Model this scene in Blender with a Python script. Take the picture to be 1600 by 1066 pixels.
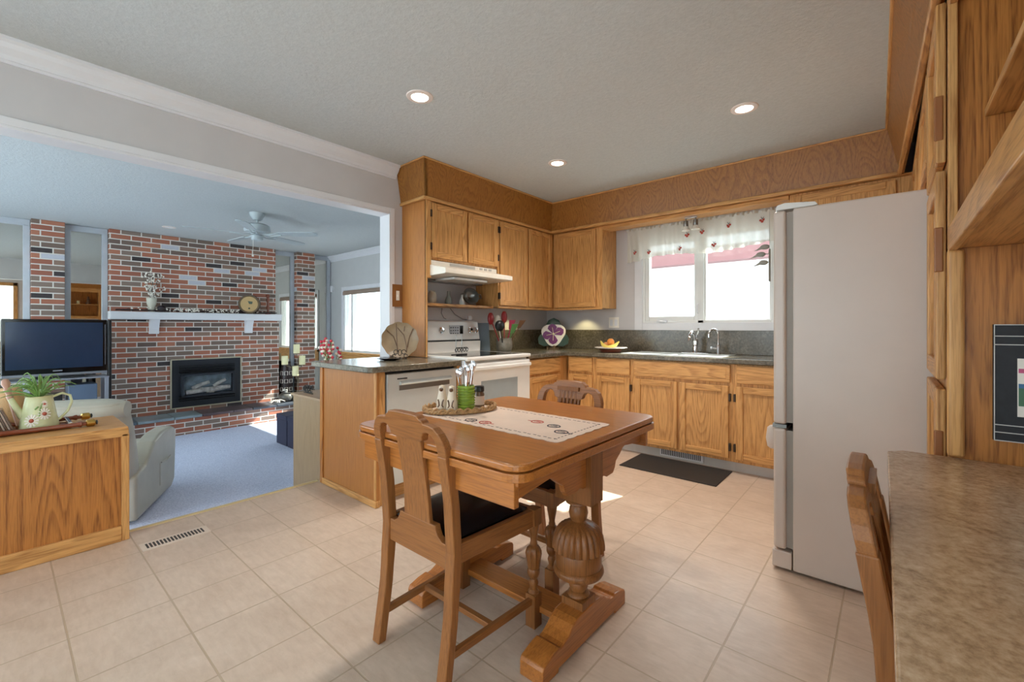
import bpy, bmesh, math, random
from mathutils import Vector, Matrix
PI = math.pi
R = math.radians
random.seed(7)
S = bpy.context.scene
for o in list(bpy.data.objects):
    bpy.data.objects.remove(o, do_unlink=True)
COL = S.collection

# ------------------------------------------------------------------ camera
cam_data = bpy.data.cameras.new('camera')
cam = bpy.data.objects.new('camera', cam_data)
COL.objects.link(cam)
cam.location = (0, 0, 1.15)
cam.rotation_euler = (R(90), 0, R(40.6))
cam_data.sensor_width = 36
cam_data.sensor_fit = 'HORIZONTAL'
cam_data.lens = 690 / 1600 * 36
cam_data.shift_y = (511 - 533) / 1600
cam_data.clip_start = 0.02
S.camera = cam

# ------------------------------------------------------------------ world, sun, exposure
S.view_settings.view_transform = 'Standard'
S.view_settings.look = 'None'
S.view_settings.gamma = 1.0
S.view_settings.exposure = 1.2
S.view_settings.use_curve_mapping = False
w = bpy.data.worlds.new('daylight')
S.world = w
w.use_nodes = True
bg = w.node_tree.nodes['Background']
bg.inputs['Color'].default_value = (0.84, 0.92, 1.0, 1)
bg.inputs['Strength'].default_value = 2.9
sun_d = bpy.data.lights.new('sun', 'SUN')
sun_d.energy = 11.0
sun_d.angle = R(0.6)
sun_d.color = (1.0, 0.95, 0.86)
sun = bpy.data.objects.new('sun', sun_d)
COL.objects.link(sun)
sun.location = (2, 12, 9)
sun.rotation_euler = Vector((-0.37, -1.07, -1.0)).to_track_quat('-Z', 'Y').to_euler()
try:
    S.cycles.use_denoising = True
    S.cycles.denoiser = 'OPENIMAGEDENOISE'
    S.cycles.max_bounces = 10
    S.cycles.diffuse_bounces = 6
    S.cycles.glossy_bounces = 5
    S.cycles.transmission_bounces = 6
    S.cycles.transparent_max_bounces = 12
    S.cycles.caustics_reflective = False
    S.cycles.caustics_refractive = False
    S.cycles.sample_clamp_indirect = 6.0
except Exception:
    pass

# ------------------------------------------------------------------ materials
def lin(c):
    f = lambda v: v / 12.92 if v <= 0.04045 else ((v + 0.055) / 1.055) ** 2.4
    return tuple(f(v / 255) for v in c) + (1,)
class NT:
    def __init__(s, name):
        s.m = bpy.data.materials.new(name); s.m.use_nodes = True
        s.t = s.m.node_tree; s.n = s.t.nodes; s.p = s.n['Principled BSDF']; s.out = s.n['Material Output']
    def add(s, t, **kw):
        n = s.n.new(t)
        for k, v in kw.items(): setattr(n, k, v)
        return n
    def link(s, a, b): s.t.links.new(a, b)
    def coords(s, scale=(1, 1, 1), rnd=False, rot=(0, 0, 0), loc=(0, 0, 0)):
        tc = s.add('ShaderNodeTexCoord'); mp = s.add('ShaderNodeMapping')
        mp.inputs['Scale'].default_value = scale; mp.inputs['Rotation'].default_value = rot; mp.inputs['Location'].default_value = loc
        if rnd:
            oi = s.add('ShaderNodeObjectInfo'); ad = s.add('ShaderNodeVectorMath', operation='ADD')
            sc = s.add('ShaderNodeMath', operation='MULTIPLY'); sc.inputs[1].default_value = 9.0
            s.link(oi.outputs['Random'], sc.inputs[0]); s.link(tc.outputs['Object'], ad.inputs[0]); s.link(sc.outputs[0], ad.inputs[1])
            s.link(ad.outputs[0], mp.inputs['Vector'])
        else:
            s.link(tc.outputs['Object'], mp.inputs['Vector'])
        return mp.outputs['Vector']
    def noise(s, vec, scale, detail=3, rough=0.55, dist=0.0):
        n = s.add('ShaderNodeTexNoise'); n.inputs['Scale'].default_value = scale; n.inputs['Detail'].default_value = detail
        n.inputs['Roughness'].default_value = rough; n.inputs['Distortion'].default_value = dist
        s.link(vec, n.inputs['Vector']); return n.outputs['Fac']
    def math(s, op, a, b=None, clamp=False):
        n = s.add('ShaderNodeMath', operation=op); n.use_clamp = clamp
        for i, v in enumerate((a, b)):
            if v is None: continue
            if isinstance(v, (int, float)): n.inputs[i].default_value = v
            else: s.link(v, n.inputs[i])
        return n.outputs[0]
    def ramp(s, fac, stops, interp='LINEAR'):
        n = s.add('ShaderNodeValToRGB'); r = n.color_ramp; r.interpolation = interp
        while len(r.elements) < len(stops): r.elements.new(0.5)
        for e, (p, c) in zip(r.elements, stops):
            e.position = p; e.color = c if len(c) == 4 else lin(c)
        s.link(fac, n.inputs['Fac']); return n.outputs['Color']
    def mix(s, fac, a, b, mode='MIX'):
        n = s.add('ShaderNodeMix', data_type='RGBA', blend_type=mode)
        for i, v in ((0, fac), (6, a), (7, b)):
            if isinstance(v, (int, float)): n.inputs[i].default_value = v
            elif isinstance(v, tuple): n.inputs[i].default_value = v if len(v) == 4 else lin(v)
            else: s.link(v, n.inputs[i])
        return n.outputs[2]
    def bump(s, h, strength=0.3, dist=0.01):
        b = s.add('ShaderNodeBump'); b.inputs['Strength'].default_value = strength; b.inputs['Distance'].default_value = dist
        s.link(h, b.inputs['Height']); s.link(b.outputs['Normal'], s.p.inputs['Normal'])
    def base(s, c):
        if isinstance(c, tuple): s.p.inputs['Base Color'].default_value = c if len(c) == 4 else lin(c)
        else: s.link(c, s.p.inputs['Base Color'])
    def set(s, **kw):
        for k, v in kw.items(): s.p.inputs[k.replace('_', ' ')].default_value = v
MATS = {}
def mk(name, col, rough=0.5, metal=0.0, var=0.06, vscale=6.0, bump=0.0, bscale=120.0, spec=0.5, coat=0.0, emit=None):
    if name in MATS: return MATS[name]
    t = NT(name); v = t.coords()
    c = lin(col); n = t.noise(v, vscale)
    lo = tuple(max(0, x * (1 - var)) for x in c[:3]) + (1,); hi = tuple(min(1, x * (1 + var)) for x in c[:3]) + (1,)
    t.base(t.ramp(n, [(0.3, lo), (0.7, hi)]))
    t.set(Roughness=rough, Metallic=metal); t.p.inputs['Specular IOR Level'].default_value = spec
    if coat: t.p.inputs['Coat Weight'].default_value = coat; t.p.inputs['Coat Roughness'].default_value = 0.12
    if bump: t.bump(t.noise(v, bscale, 4), bump, 0.004)
    if emit:
        t.p.inputs['Emission Color'].default_value = lin(emit[0]); t.p.inputs['Emission Strength'].default_value = emit[1]
    MATS[name] = t.m; return t.m
def wood(name, axis, light, dark, rings=26.0, rough=0.38, across=5.0, along=0.45, lines=0.8, coat=0.05):
    if name in MATS: return MATS[name]
    t = NT(name)
    sc = [across] * 3; sc['xyz'.index(axis)] = along
    v = t.coords(tuple(sc), rnd=True)
    n = t.noise(v, 1.0, 1.6, 0.45, 0.1)
    fr = t.math('FRACT', t.math('MULTIPLY', n, rings))
    ring = t.ramp(fr, [(0.0, (0, 0, 0, 1)), (0.12, (0.1, 0.1, 0.1, 1)), (0.45, (0.8, 0.8, 0.8, 1)), (0.85, (1, 1, 1, 1)), (1.0, (0, 0, 0, 1))])
    sf = [230.0] * 3; sf['xyz'.index(axis)] = 9.0
    f = t.noise(t.coords(tuple(sf), rnd=True), 1.0, 2.5)
    pore = t.ramp(f, [(0.38, (0, 0, 0, 1)), (0.55, (1, 1, 1, 1))])
    lines = t.math('MULTIPLY', t.math('ADD', 0.45, t.math('MULTIPLY', t.math('SUBTRACT', 1.0, pore), 0.55)), lines)
    tone = t.noise(t.coords((1.6, 1.6, 1.6), rnd=True), 1.0, 1.0)
    L = lin(light); D = lin(dark); Mx = tuple((a * 0.45 + b * 0.55) for a, b in zip(L, D))
    c1 = t.mix(t.math('MULTIPLY', t.math('SUBTRACT', 1.0, ring), lines), L, D)
    c2 = t.mix(t.math('MULTIPLY', t.math('SUBTRACT', 1.0, pore), 0.35), c1, D)
    c3 = t.mix(t.math('MULTIPLY', tone, 0.45), c2, Mx)
    t.base(c3); t.set(Roughness=rough); t.p.inputs['Specular IOR Level'].default_value = 0.32; t.p.inputs['Coat Weight'].default_value = coat; t.p.inputs['Coat Roughness'].default_value = 0.2
    t.bump(pore, 0.12, 0.001)
    MATS[name] = t.m; return t.m
OL, OD = (222, 168, 104), (142, 88, 40)
OZ = wood('oak_upright', 'z', OL, OD); OX = wood('oak_along_x', 'x', OL, OD); OY = wood('oak_along_y', 'y', OL, OD)
# bulkhead veneer: same oak, a little deeper, upright figure
VZ = wood('oak_veneer_upright', 'z', (172, 114, 52), (110, 66, 26), rings=30, across=4.0, along=1.3)
PZ = wood('oak_panel_smooth', 'z', (182, 120, 62), (146, 90, 42), lines=0.35)
CZ = wood('oak_cabinet_bold', 'z', (198, 130, 64), (112, 62, 24), rings=26, across=4.6, along=0.28, lines=1.0)
LZ = wood('oak_weathered', 'z', (166, 138, 106), (130, 104, 76), lines=0.5)
TX = wood('table_wood_x', 'x', (184, 114, 52), (112, 62, 26), lines=0.4, rough=0.28, coat=0.45)
TY = wood('table_wood_y', 'y', (184, 114, 52), (112, 62, 26), lines=0.4, rough=0.28, coat=0.45)
TZ = wood('table_wood_z', 'z', (148, 94, 50), (88, 52, 26), lines=0.45, rough=0.36, coat=0.08)
HZ = wood('chair_wood_z', 'z', (156, 100, 54), (96, 56, 28), lines=0.35, rough=0.38, coat=0.06)
HX = wood('chair_wood_x', 'x', (156, 100, 54), (96, 56, 28), lines=0.35, rough=0.38, coat=0.06)
HY = wood('chair_wood_y', 'y', (156, 100, 54), (96, 56, 28), lines=0.35, rough=0.38, coat=0.06)
WALL = mk('wall_paint', (200, 195, 194), 0.6, var=0.02, bump=0.05, bscale=300)
LWALL = mk('wall_paint_grey', (196, 194, 192), 0.6, var=0.02, bump=0.05, bscale=300)
TRIMW = mk('trim_white', (222, 220, 222), 0.4, var=0.02)
WHITE = mk('appliance_white', (226, 222, 216), 0.28, var=0.02)
FRIDGE = mk('fridge_enamel', (204, 187, 174), 0.34, var=0.02, bump=0.04, bscale=250)
FRAMEW = mk('window_vinyl', (226, 224, 220), 0.35, var=0.02)
BLACK = mk('black_plastic', (24, 24, 26), 0.4)
BLACKG = mk('black_gloss', (12, 13, 16), 0.08)
SCREEN = mk('screen_glass', (34, 50, 72), 0.12)
SILVER = mk('silver_plastic', (150, 152, 160), 0.35, 0.4)
CHROME = mk('chrome', (225, 225, 228), 0.08, 1.0, var=0.02)
STEEL = mk('brushed_steel', (206, 208, 204), 0.32, 0.35, var=0.03)
STEELD = mk('dark_steel', (128, 126, 122), 0.3, 0.7)
HINGE = mk('bronze_hinge', (70, 56, 46), 0.4, 0.7)
IRON = mk('black_iron', (28, 25, 24), 0.5, 0.4)
LEATHER = mk('black_leather', (16, 20, 26), 0.24, bump=0.25, bscale=240)
GREYL = mk('grey_leather', (184, 178, 162), 0.4, bump=0.15, bscale=200)
NAVY = mk('navy_fabric', (52, 52, 72), 0.85, bump=0.3, bscale=400)
TOEK = mk('toe_kick_vinyl', (196, 192, 186), 0.5)
MATR = mk('rubber_mat', (44, 38, 34), 0.75, bump=0.4, bscale=500)
CREAMC = mk('cream_cloth', (214, 190, 172), 0.85, bump=0.25, bscale=500)
DARKT = mk('dark_thread', (44, 40, 54), 0.9)
REDT = mk('red_thread', (176, 72, 60), 0.9)
WICKER = mk('wicker', (178, 138, 92), 0.6, var=0.3, vscale=60, bump=0.9, bscale=160)
GREENC = mk('green_ceramic', (128, 152, 54), 0.25, var=0.08)
CERAM = mk('cream_ceramic', (214, 196, 172), 0.3)
BROWNC = mk('brown_glaze', (96, 66, 44), 0.3)
SLATE = mk('slate', (92, 102, 110), 0.4, var=0.25, vscale=4, bump=0.4, bscale=40)
CANDLE = mk('candle_wax', (236, 226, 178), 0.5)
LEAF = mk('leaf_green', (124, 158, 84), 0.5, var=0.3, vscale=30)
RED = mk('red_enamel', (150, 40, 42), 0.35)
FANM = mk('fan_grey', (184, 192, 194), 0.4)
PURPLE = mk('purple_glaze', (112, 44, 104), 0.3)
DKGREEN = mk('dark_green_glaze', (38, 66, 54), 0.3)
BONE = mk('white_glaze', (236, 228, 216), 0.3)
ORANGE = mk('orange_fruit', (226, 140, 60), 0.5)
YELLOW = mk('yellow_fruit', (220, 196, 96), 0.5)
STONEW = mk('stoneware', (132, 124, 110), 0.35, var=0.2, vscale=30)
COPPER = mk('reddish_wood', (128, 62, 34), 0.3, coat=0.4)
TAN = mk('tan_straw', (206, 164, 116), 0.7, bump=0.5, bscale=200)
GOLD = mk('brass', (206, 164, 86), 0.25, 1.0)
def glass_mat(name, tint=(240, 246, 246), refl=0.08, rough=0.02):
    t = NT(name); t.n.remove(t.p)
    tr = t.add('ShaderNodeBsdfTransparent'); tr.inputs['Color'].default_value = lin(tint)
    gl = t.add('ShaderNodeBsdfGlossy'); gl.inputs['Roughness'].default_value = rough
    lw_ = t.add('ShaderNodeLayerWeight'); lw_.inputs['Blend'].default_value = 0.5
    fr = t.math('ADD', t.math('MULTIPLY', t.math('POWER', lw_.outputs['Facing'], 5.0), 0.6), 0.03)
    mx = t.add('ShaderNodeMixShader'); t.link(fr, mx.inputs[0]); t.link(tr.outputs[0], mx.inputs[1]); t.link(gl.outputs[0], mx.inputs[2])
    t.link(mx.outputs[0], t.out.inputs['Surface']); MATS[name] = t.m; return t.m
GLASS = glass_mat('window_glass')
SMOKE = glass_mat('firebox_glass', (238, 240, 242))
def cloth_mat(name, col, transp=0.25, transl=0.5):
    t = NT(name); t.n.remove(t.p)
    v = t.coords(); n = t.noise(v, 300, 2)
    c = t.ramp(n, [(0.3, tuple(x * 0.92 for x in lin(col)[:3]) + (1,)), (0.7, lin(col))])
    df = t.add('ShaderNodeBsdfDiffuse'); tl = t.add('ShaderNodeBsdfTranslucent'); tr = t.add('ShaderNodeBsdfTransparent')
    t.link(c, df.inputs['Color']); t.link(c, tl.inputs['Color'])
    m1 = t.add('ShaderNodeMixShader'); m1.inputs[0].default_value = transl; t.link(df.outputs[0], m1.inputs[1]); t.link(tl.outputs[0], m1.inputs[2])
    m2 = t.add('ShaderNodeMixShader'); m2.inputs[0].default_value = transp; t.link(m1.outputs[0], m2.inputs[1]); t.link(tr.outputs[0], m2.inputs[2])
    t.link(m2.outputs[0], t.out.inputs['Surface']); MATS[name] = t.m; return t.m
SHEER = cloth_mat('sheer_cotton', (228, 224, 214), 0.06, 0.3)
DRAPE = cloth_mat('long_sheer', (240, 238, 232))
def tile_mat():
    t = NT('vinyl_tile'); v = t.coords((1, 1, 1), loc=(0.765 + 0.3065 * 20, -2.317 + 0.3065 * 20, 0))
    b = t.add('ShaderNodeTexBrick'); b.offset = 0.0; b.squash = 1.0
    b.inputs['Scale'].default_value = 1.0; b.inputs['Brick Width'].default_value = 0.3065; b.inputs['Row Height'].default_value = 0.3065
    b.inputs['Mortar Size'].default_value = 0.004; b.inputs['Mortar Smooth'].default_value = 0.4; b.inputs['Bias'].default_value = 0
    b.inputs['Color1'].default_value = (0.3, 0.3, 0.3, 1); b.inputs['Color2'].default_value = (0.7, 0.7, 0.7, 1)
    t.link(v, b.inputs['Vector'])
    n1 = t.noise(v, 5.0, 6, 0.65, 0.6); n2 = t.noise(v, 28.0, 4)
    ns = t.noise(t.coords((3, 12, 6)), 4.0, 4, 0.6, 0.5)
    c = t.ramp(t.math('ADD', t.math('MULTIPLY', n1, 0.55), t.math('MULTIPLY', ns, 0.45)), [(0.3, (186, 162, 142)), (0.5, (201, 179, 160)), (0.7, (214, 193, 175))])
    c = t.mix(t.math('MULTIPLY', b.outputs['Color'], 0.12), c, (196, 174, 150))
    c = t.mix(t.math('MULTIPLY', t.ramp(n2, [(0.3, (1, 1, 1, 1)), (0.42, (0, 0, 0, 1))]), 0.25), c, (186, 162, 136))
    c = t.mix(b.outputs['Fac'], c, (178, 156, 132))
    t.base(c); t.set(Roughness=0.3)
    r = t.math('ADD', 0.24, t.math('MULTIPLY', n2, 0.2)); t.link(r, t.p.inputs['Roughness'])
    h = t.math('SUBTRACT', t.math('MULTIPLY', t.noise(v, 60, 5), 0.5), t.math('MULTIPLY', b.outputs['Fac'], 0.8))
    t.bump(h, 0.35, 0.003)
    MATS['tile'] = t.m; return t.m
TILE = tile_mat()
def brick_mat():
    t = NT('fireplace_brick')
    tc = t.add('ShaderNodeTexCoord'); sx = t.add('ShaderNodeSeparateXYZ'); t.link(tc.outputs['Object'], sx.inputs[0])
    u = t.math('ADD', sx.outputs[0], sx.outputs[1]); cb = t.add('ShaderNodeCombineXYZ')
    t.link(t.math('ADD', u, 21.3), cb.inputs[0]); t.link(t.math('ADD', sx.outputs[2], 7.13), cb.inputs[1])
    b = t.add('ShaderNodeTexBrick'); b.offset = 0.5; b.offset_frequency = 2
    b.inputs['Scale'].default_value = 1.0; b.inputs['Brick Width'].default_value = 0.222; b.inputs['Row Height'].default_value = 0.0716
    b.inputs['Mortar Size'].default_value = 0.0068; b.inputs['Mortar Smooth'].default_value = 0.1
    b.inputs['Color1'].default_value = (0, 0, 0, 1); b.inputs['Color2'].default_value = (1, 1, 1, 1); b.inputs['Mortar'].default_value = (0.5, 0.5, 0.5, 1)
    t.link(cb.outputs[0], b.inputs['Vector'])
    c = t.ramp(b.outputs['Color'], [(0.0, (44, 42, 46)), (0.05, (118, 98, 86)), (0.17, (136, 116, 104)), (0.29, (174, 104, 78)), (0.48, (160, 94, 72)), (0.64, (142, 112, 96)), (0.74, (182, 114, 86)), (0.88, (112, 92, 82)), (0.975, (200, 200, 210))], 'CONSTANT')
    v = t.coords(); n = t.noise(v, 40, 5, 0.7)
    c = t.mix(t.math('MULTIPLY', n, 0.35), c, (120, 100, 92))
    c = t.mix(b.outputs['Fac'], c, (216, 208, 198))
    t.base(c); t.set(Roughness=0.85)
    t.bump(t.math('SUBTRACT', t.math('MULTIPLY', t.noise(v, 120, 4), 0.3), b.outputs['Fac']), 0.5, 0.006)
    MATS['brick'] = t.m; return t.m
BRICK = brick_mat()
def counter_mat(name, cols, rough=0.18):
    t = NT(name); v = t.coords(); n = t.noise(v, 9, 6, 0.7, 0.8); n2 = t.noise(t.coords((1.2, 1, 1)), 50, 5, 0.7)
    c = t.ramp(t.math('ADD', t.math('MULTIPLY', n, 0.4), t.math('MULTIPLY', n2, 0.6)), [(0.32, cols[0]), (0.5, cols[1]), (0.68, cols[2])])
    t.base(c); t.set(Roughness=rough); MATS[name] = t.m; return t.m
CTOP = counter_mat('laminate_grey', [(58, 52, 42), (98, 90, 76), (134, 124, 106)], 0.2)
DTOP = counter_mat('laminate_brown', [(126, 96, 68), (178, 146, 114), (206, 178, 148)], 0.2)
def carpet_mat():
    t = NT('loop_carpet'); v = t.coords(); n = t.noise(v, 90, 3, 0.7); n2 = t.noise(v, 2.5, 3)
    c = t.ramp(n, [(0.3, (170, 176, 202)), (0.5, (210, 216, 240)), (0.7, (232, 236, 252))])
    c = t.mix(t.math('MULTIPLY', n2, 0.25), c, (190, 196, 216)); t.base(c); t.set(Roughness=0.95)
    t.bump(n, 0.35, 0.006); MATS['carpet'] = t.m; return t.m
CARPET = carpet_mat()
def ceil_mat():
    t = NT('stippled_ceiling'); v = t.coords(); n = t.noise(v, 55, 5, 0.65)
    t.base(t.ramp(n, [(0.3, (188, 191, 190)), (0.7, (198, 201, 200))])); t.set(Roughness=0.8)
    t.bump(n, 0.35, 0.01); MATS['ceil'] = t.m; return t.m
CEIL = ceil_mat()
def stucco_mat(name, col, siding=False):
    t = NT(name); v = t.coords(); n = t.noise(v, 14, 5, 0.7)
    c = t.ramp(n, [(0.3, tuple(x * 0.93 for x in lin(col)[:3]) + (1,)), (0.7, lin(col))])
    t.set(Roughness=0.9)
    if siding:
        sx = t.add('ShaderNodeSeparateXYZ'); t.link(v, sx.inputs[0])
        f = t.math('FRACT', t.math('MULTIPLY', sx.outputs[2], 5.0))
        g = t.ramp(f, [(0.0, (1, 1, 1, 1)), (0.07, (0, 0, 0, 1))]); c = t.mix(t.math('MULTIPLY', g, 0.35), c, (150, 160, 170))
    t.base(c); t.bump(n, 0.4, 0.01); MATS[name] = t.m; return t.m
MIRROR = mk('mirror_glass', (214, 210, 200), 0.015, 1.0, var=0.0)

# ------------------------------------------------------------------ geometry helpers
class B:
    """Collects shapes (world or local coordinates) and links them as ONE mesh object."""
    def __init__(s): s.bm = bmesh.new(); s.mi = 0
    def _f(s, vs):
        try:
            f = s.bm.faces.new(vs); f.material_index = s.mi; return f
        except ValueError: return None
    def box(s, x0, x1, y0, y1, z0, z1, mi=None):
        if mi is not None: s.mi = mi
        x0, x1 = sorted((x0, x1)); y0, y1 = sorted((y0, y1)); z0, z1 = sorted((z0, z1))
        v = [s.bm.verts.new(p) for p in ((x0, y0, z0), (x1, y0, z0), (x1, y1, z0), (x0, y1, z0), (x0, y0, z1), (x1, y0, z1), (x1, y1, z1), (x0, y1, z1))]
        for q in ((3, 2, 1, 0), (4, 5, 6, 7), (0, 1, 5, 4), (1, 2, 6, 5), (2, 3, 7, 6), (3, 0, 4, 7)): s._f([v[i] for i in q])
        return s
    def rings(s, rs, cap=True, closed=False):
        k = len(rs[0]); V = [[s.bm.verts.new(p) for p in r] for r in rs]
        n = len(V)
        for i in range(n if closed else n - 1):
            a, b = V[i], V[(i + 1) % n]
            for j in range(k): s._f([a[j], a[(j + 1) % k], b[(j + 1) % k], b[j]])
        if cap and not closed:
            s._f(V[0][::-1]); s._f(V[-1])
        return s
    def lathe(s, prof, c=(0, 0, 0), n=28, mod=None, axis='z', cap=True):
        rs = []
        for r, h in prof:
            ring = []
            for j in range(n):
                a = 2 * PI * j / n; rr = max(r, 1e-4) * (mod(a, h) if mod else 1)
                p = (rr * math.cos(a), rr * math.sin(a), h)
                if axis == 'x': p = (p[2], p[0], p[1])
                elif axis == 'y': p = (p[1], p[2], p[0])
                ring.append((p[0] + c[0], p[1] + c[1], p[2] + c[2]))
            rs.append(ring)
        return s.rings(rs, cap)
    def cyl(s, c, r, h, axis='z', n=24, r2=None):
        return s.lathe([(r, 0), (r if r2 is None else r2, h)], c, n, axis=axis)
    def ball(s, c, r, sx=1, sy=1, sz=1, n=16):
        m = 8; rs = []
        for i in range(1, m):
            t = PI * i / m
            rs.append([(c[0] + r * sx * math.sin(t) * math.cos(2 * PI * j / n), c[1] + r * sy * math.sin(t) * math.sin(2 * PI * j / n), c[2] - r * sz * math.cos(t)) for j in range(n)])
        return s.rings(rs)
    def tube(s, pts, r, n=8, closed=False):
        pts = [Vector(p) for p in pts]; m = len(pts); rs = []; up = None
        for i in range(m):
            a = pts[(i - 1) % m] if (closed or i > 0) else pts[i]; b = pts[(i + 1) % m] if (closed or i < m - 1) else pts[i]
            d = (b - a).normalized()
            if up is None: up = Vector((0, 0, 1)) if abs(d.z) < 0.9 else Vector((1, 0, 0))
            sd = d.cross(up)
            if sd.length < 1e-6: sd = d.cross(Vector((0.3, 1, 0.2)))
            sd.normalize(); up = sd.cross(d).normalized()
            rr = r[i] if isinstance(r, (list, tuple)) else r
            rs.append([pts[i] + (sd * math.cos(2 * PI * j / n) + up * math.sin(2 * PI * j / n)) * rr for j in range(n)])
        return s.rings(rs, closed=closed)
    def prism(s, poly, axis, a, b):
        def P(p, t):
            return {'x': (t, p[0], p[1]), 'y': (p[0], t, p[1]), 'z': (p[0], p[1], t)}[axis]
        return s.rings([[P(p, a) for p in poly], [P(p, b) for p in poly]])
    def move(s, f):
        for v in s.bm.verts: v.co = Vector(f(v.co))
        return s
    def grid(s, f, nu, nv):
        V = [[s.bm.verts.new(f(i / nu, j / nv)) for j in range(nv + 1)] for i in range(nu + 1)]
        for i in range(nu):
            for j in range(nv): s._f([V[i][j], V[i + 1][j], V[i + 1][j + 1], V[i][j + 1]])
        return s
    def obj(s, name, mat, parent=None, loc=None, bevel=0.0, seg=2, smooth=False, solid=0.0, sub=0, fix=True):
        bm = s.bm
        if fix: bmesh.ops.recalc_face_normals(bm, faces=bm.faces[:])
        o = Vector((0, 0, 0)); p = parent
        while p is not None: o += p.location; p = p.parent
        if loc is not None: o += Vector(loc)
        for v in bm.verts: v.co -= o
        if smooth:
            for f in bm.faces: f.smooth = True
        me = bpy.data.meshes.new(name); bm.to_mesh(me); bm.free()
        if smooth:
            try: me.set_sharp_from_angle(angle=R(42))
            except Exception: pass
        for m in (mat if isinstance(mat, (list, tuple)) else [mat]): me.materials.append(m)
        ob = bpy.data.objects.new(name, me); COL.objects.link(ob)
        if loc is not None: ob.location = loc
        if parent is not None: ob.parent = parent
        if solid:
            m = ob.modifiers.new('thickness', 'SOLIDIFY'); m.thickness = solid; m.offset = 0
        if sub:
            m = ob.modifiers.new('smooth', 'SUBSURF'); m.levels = sub; m.render_levels = sub
        if bevel:
            m = ob.modifiers.new('edges', 'BEVEL'); m.width = bevel; m.segments = seg; m.limit_method = 'ANGLE'; m.angle_limit = R(40)
        return ob
def tag(o, label, cat, group=None, kind=None):
    o['label'] = label; o['category'] = cat
    if group: o['group'] = group
    if kind: o['kind'] = kind
    return o
def thing(name, label, cat, loc=(0, 0, 0), group=None):
    o = bpy.data.objects.new(name, None); COL.objects.link(o); o.location = loc; o.empty_display_size = 0.05
    return tag(o, label, cat, group)
def struct(o, label=None):
    o['kind'] = 'structure'
    if label: o['label'] = label
    return o
def copy_tree(o, parent=None):
    c = o.copy(); COL.objects.link(c)
    if parent is not None: c.parent = parent
    for ch in list(o.children): copy_tree(ch, c)
    return c
def rrect(x0, x1, y0, y1, r, n=6):
    out = []
    for cx, cy, a0 in ((x1 - r, y0 + r, -90), (x1 - r, y1 - r, 0), (x0 + r, y1 - r, 90), (x0 + r, y0 + r, 180)):
        for i in range(n + 1):
            a = R(a0 + 90 * i / n); out.append((cx + r * math.cos(a), cy + r * math.sin(a)))
    return out

# ================================================================== SETTING
CZT = 2.5           # ceiling height
XW, YW = -3.18, 4.36  # stove wall face, kitchen window wall face
XR = 0.57           # right-hand wall face
LF = -0.385         # sunken living room floor
struct(B().box(-3.25, XR, -2.6, YW, LF - 0.05, 0).obj('floor', TILE))
struct(B().box(-8.35, -3.25, -2.6, 4.32, LF - 0.05, LF).obj('floor_carpet', CARPET))
struct(B().box(-8.35, XR + 0.12, -2.6, 4.48, CZT, CZT + 0.08).obj('ceiling', CEIL))
struct(B().box(-3.30, XW, 2.14, 4.48, LF, CZT).box(-3.30, XW, -2.6, 2.14, 2.105, CZT).obj('wall_left', WALL))
b = B()
WX0, WX1, WZ0, WZ1 = -1.96, -0.75, 1.18, 2.06
b.box(-3.18, WX0, YW, YW + 0.12, 0, CZT).box(WX1, XR, YW, YW + 0.12, 0, CZT).box(WX0, WX1, YW, YW + 0.12, 0, WZ0).box(WX0, WX1, YW, YW + 0.12, WZ1, CZT)
struct(b.obj('wall_back', WALL))
b = B()
b.box(XR, XR + 0.12, 0.33, YW + 0.12, 0, CZT).box(XR, XR + 0.12, -2.6, -1.6, 0, CZT).box(XR, XR + 0.12, -1.6, 0.33, 2.2, CZT)
struct(b.obj('wall_right', WALL))
b = B()
LX0, LX1, LZ0, LZ1 = -7.72, -5.95, 0.69, 1.83
b.box(-8.35, LX0, 4.2, 4.32, LF, CZT).box(LX1, -3.30, 4.2, 4.32, LF, CZT).box(LX0, LX1, 4.2, 4.32, LF, LZ0).box(LX0, LX1, 4.2, 4.32, LZ1, CZT)
struct(b.obj('wall_living', LWALL))
struct(B().box(-8.35, -8.25, -2.6, 4.2, LF, CZT).obj('wall_far', LWALL))
struct(B().box(-3.30, -2.5, -2.6, -2.5, 0, CZT).box(-0.2, XR, -2.6, -2.5, 0, CZT).box(-2.5, -0.2, -2.6, -2.5, 0, 0.3).box(-2.5, -0.2, -2.6, -2.5, 2.2, CZT).obj('wall_front', WALL))
struct(B().box(-8.25, -8.1, -1.7, -1.6, LF, CZT).box(-3.4, -3.30, -1.7, -1.6, LF, CZT).box(-8.1, -3.4, -1.7, -1.6, LF, -0.3).box(-8.1, -3.4, -1.7, -1.6, 2.4, CZT).obj('wall_living_front', LWALL))
# mouldings
cr = [(0, 2.5), (0.075, 2.5), (0.075, 2.485), (0.06, 2.475), (0.05, 2.455), (0.025, 2.43), (0.02, 2.41), (0.012, 2.41), (0.012, 2.395), (0, 2.395)]
struct(B().prism([(XW + p, z) for p, z in cr], 'y', -2.6, 2.195).obj('trim_1', TRIMW))
struct(B().prism([(4.2 - p, z) for p, z in cr], 'x', -8.2, -3.30).obj('trim_2', TRIMW))
b = B().box(-3.31, XW + 0.012, -2.6, 2.14, 2.09, 2.105)
b.box(XW, XW + 0.012, -2.6, 2.14, 2.105, 2.145).box(-3.31, XW + 0.012, 2.128, 2.14, 0, 2.105).box(XW, XW + 0.012, 2.14, 2.18, 0.0, 2.145)
struct(b.obj('trim_3', TRIMW, bevel=0.003))
struct(B().box(-3.262, -3.236, -2.6, 1.56, -0.004, 0.006).obj('trim_4', mk('edge_strip', (206, 184, 138), 0.4), bevel=0.002))
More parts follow.
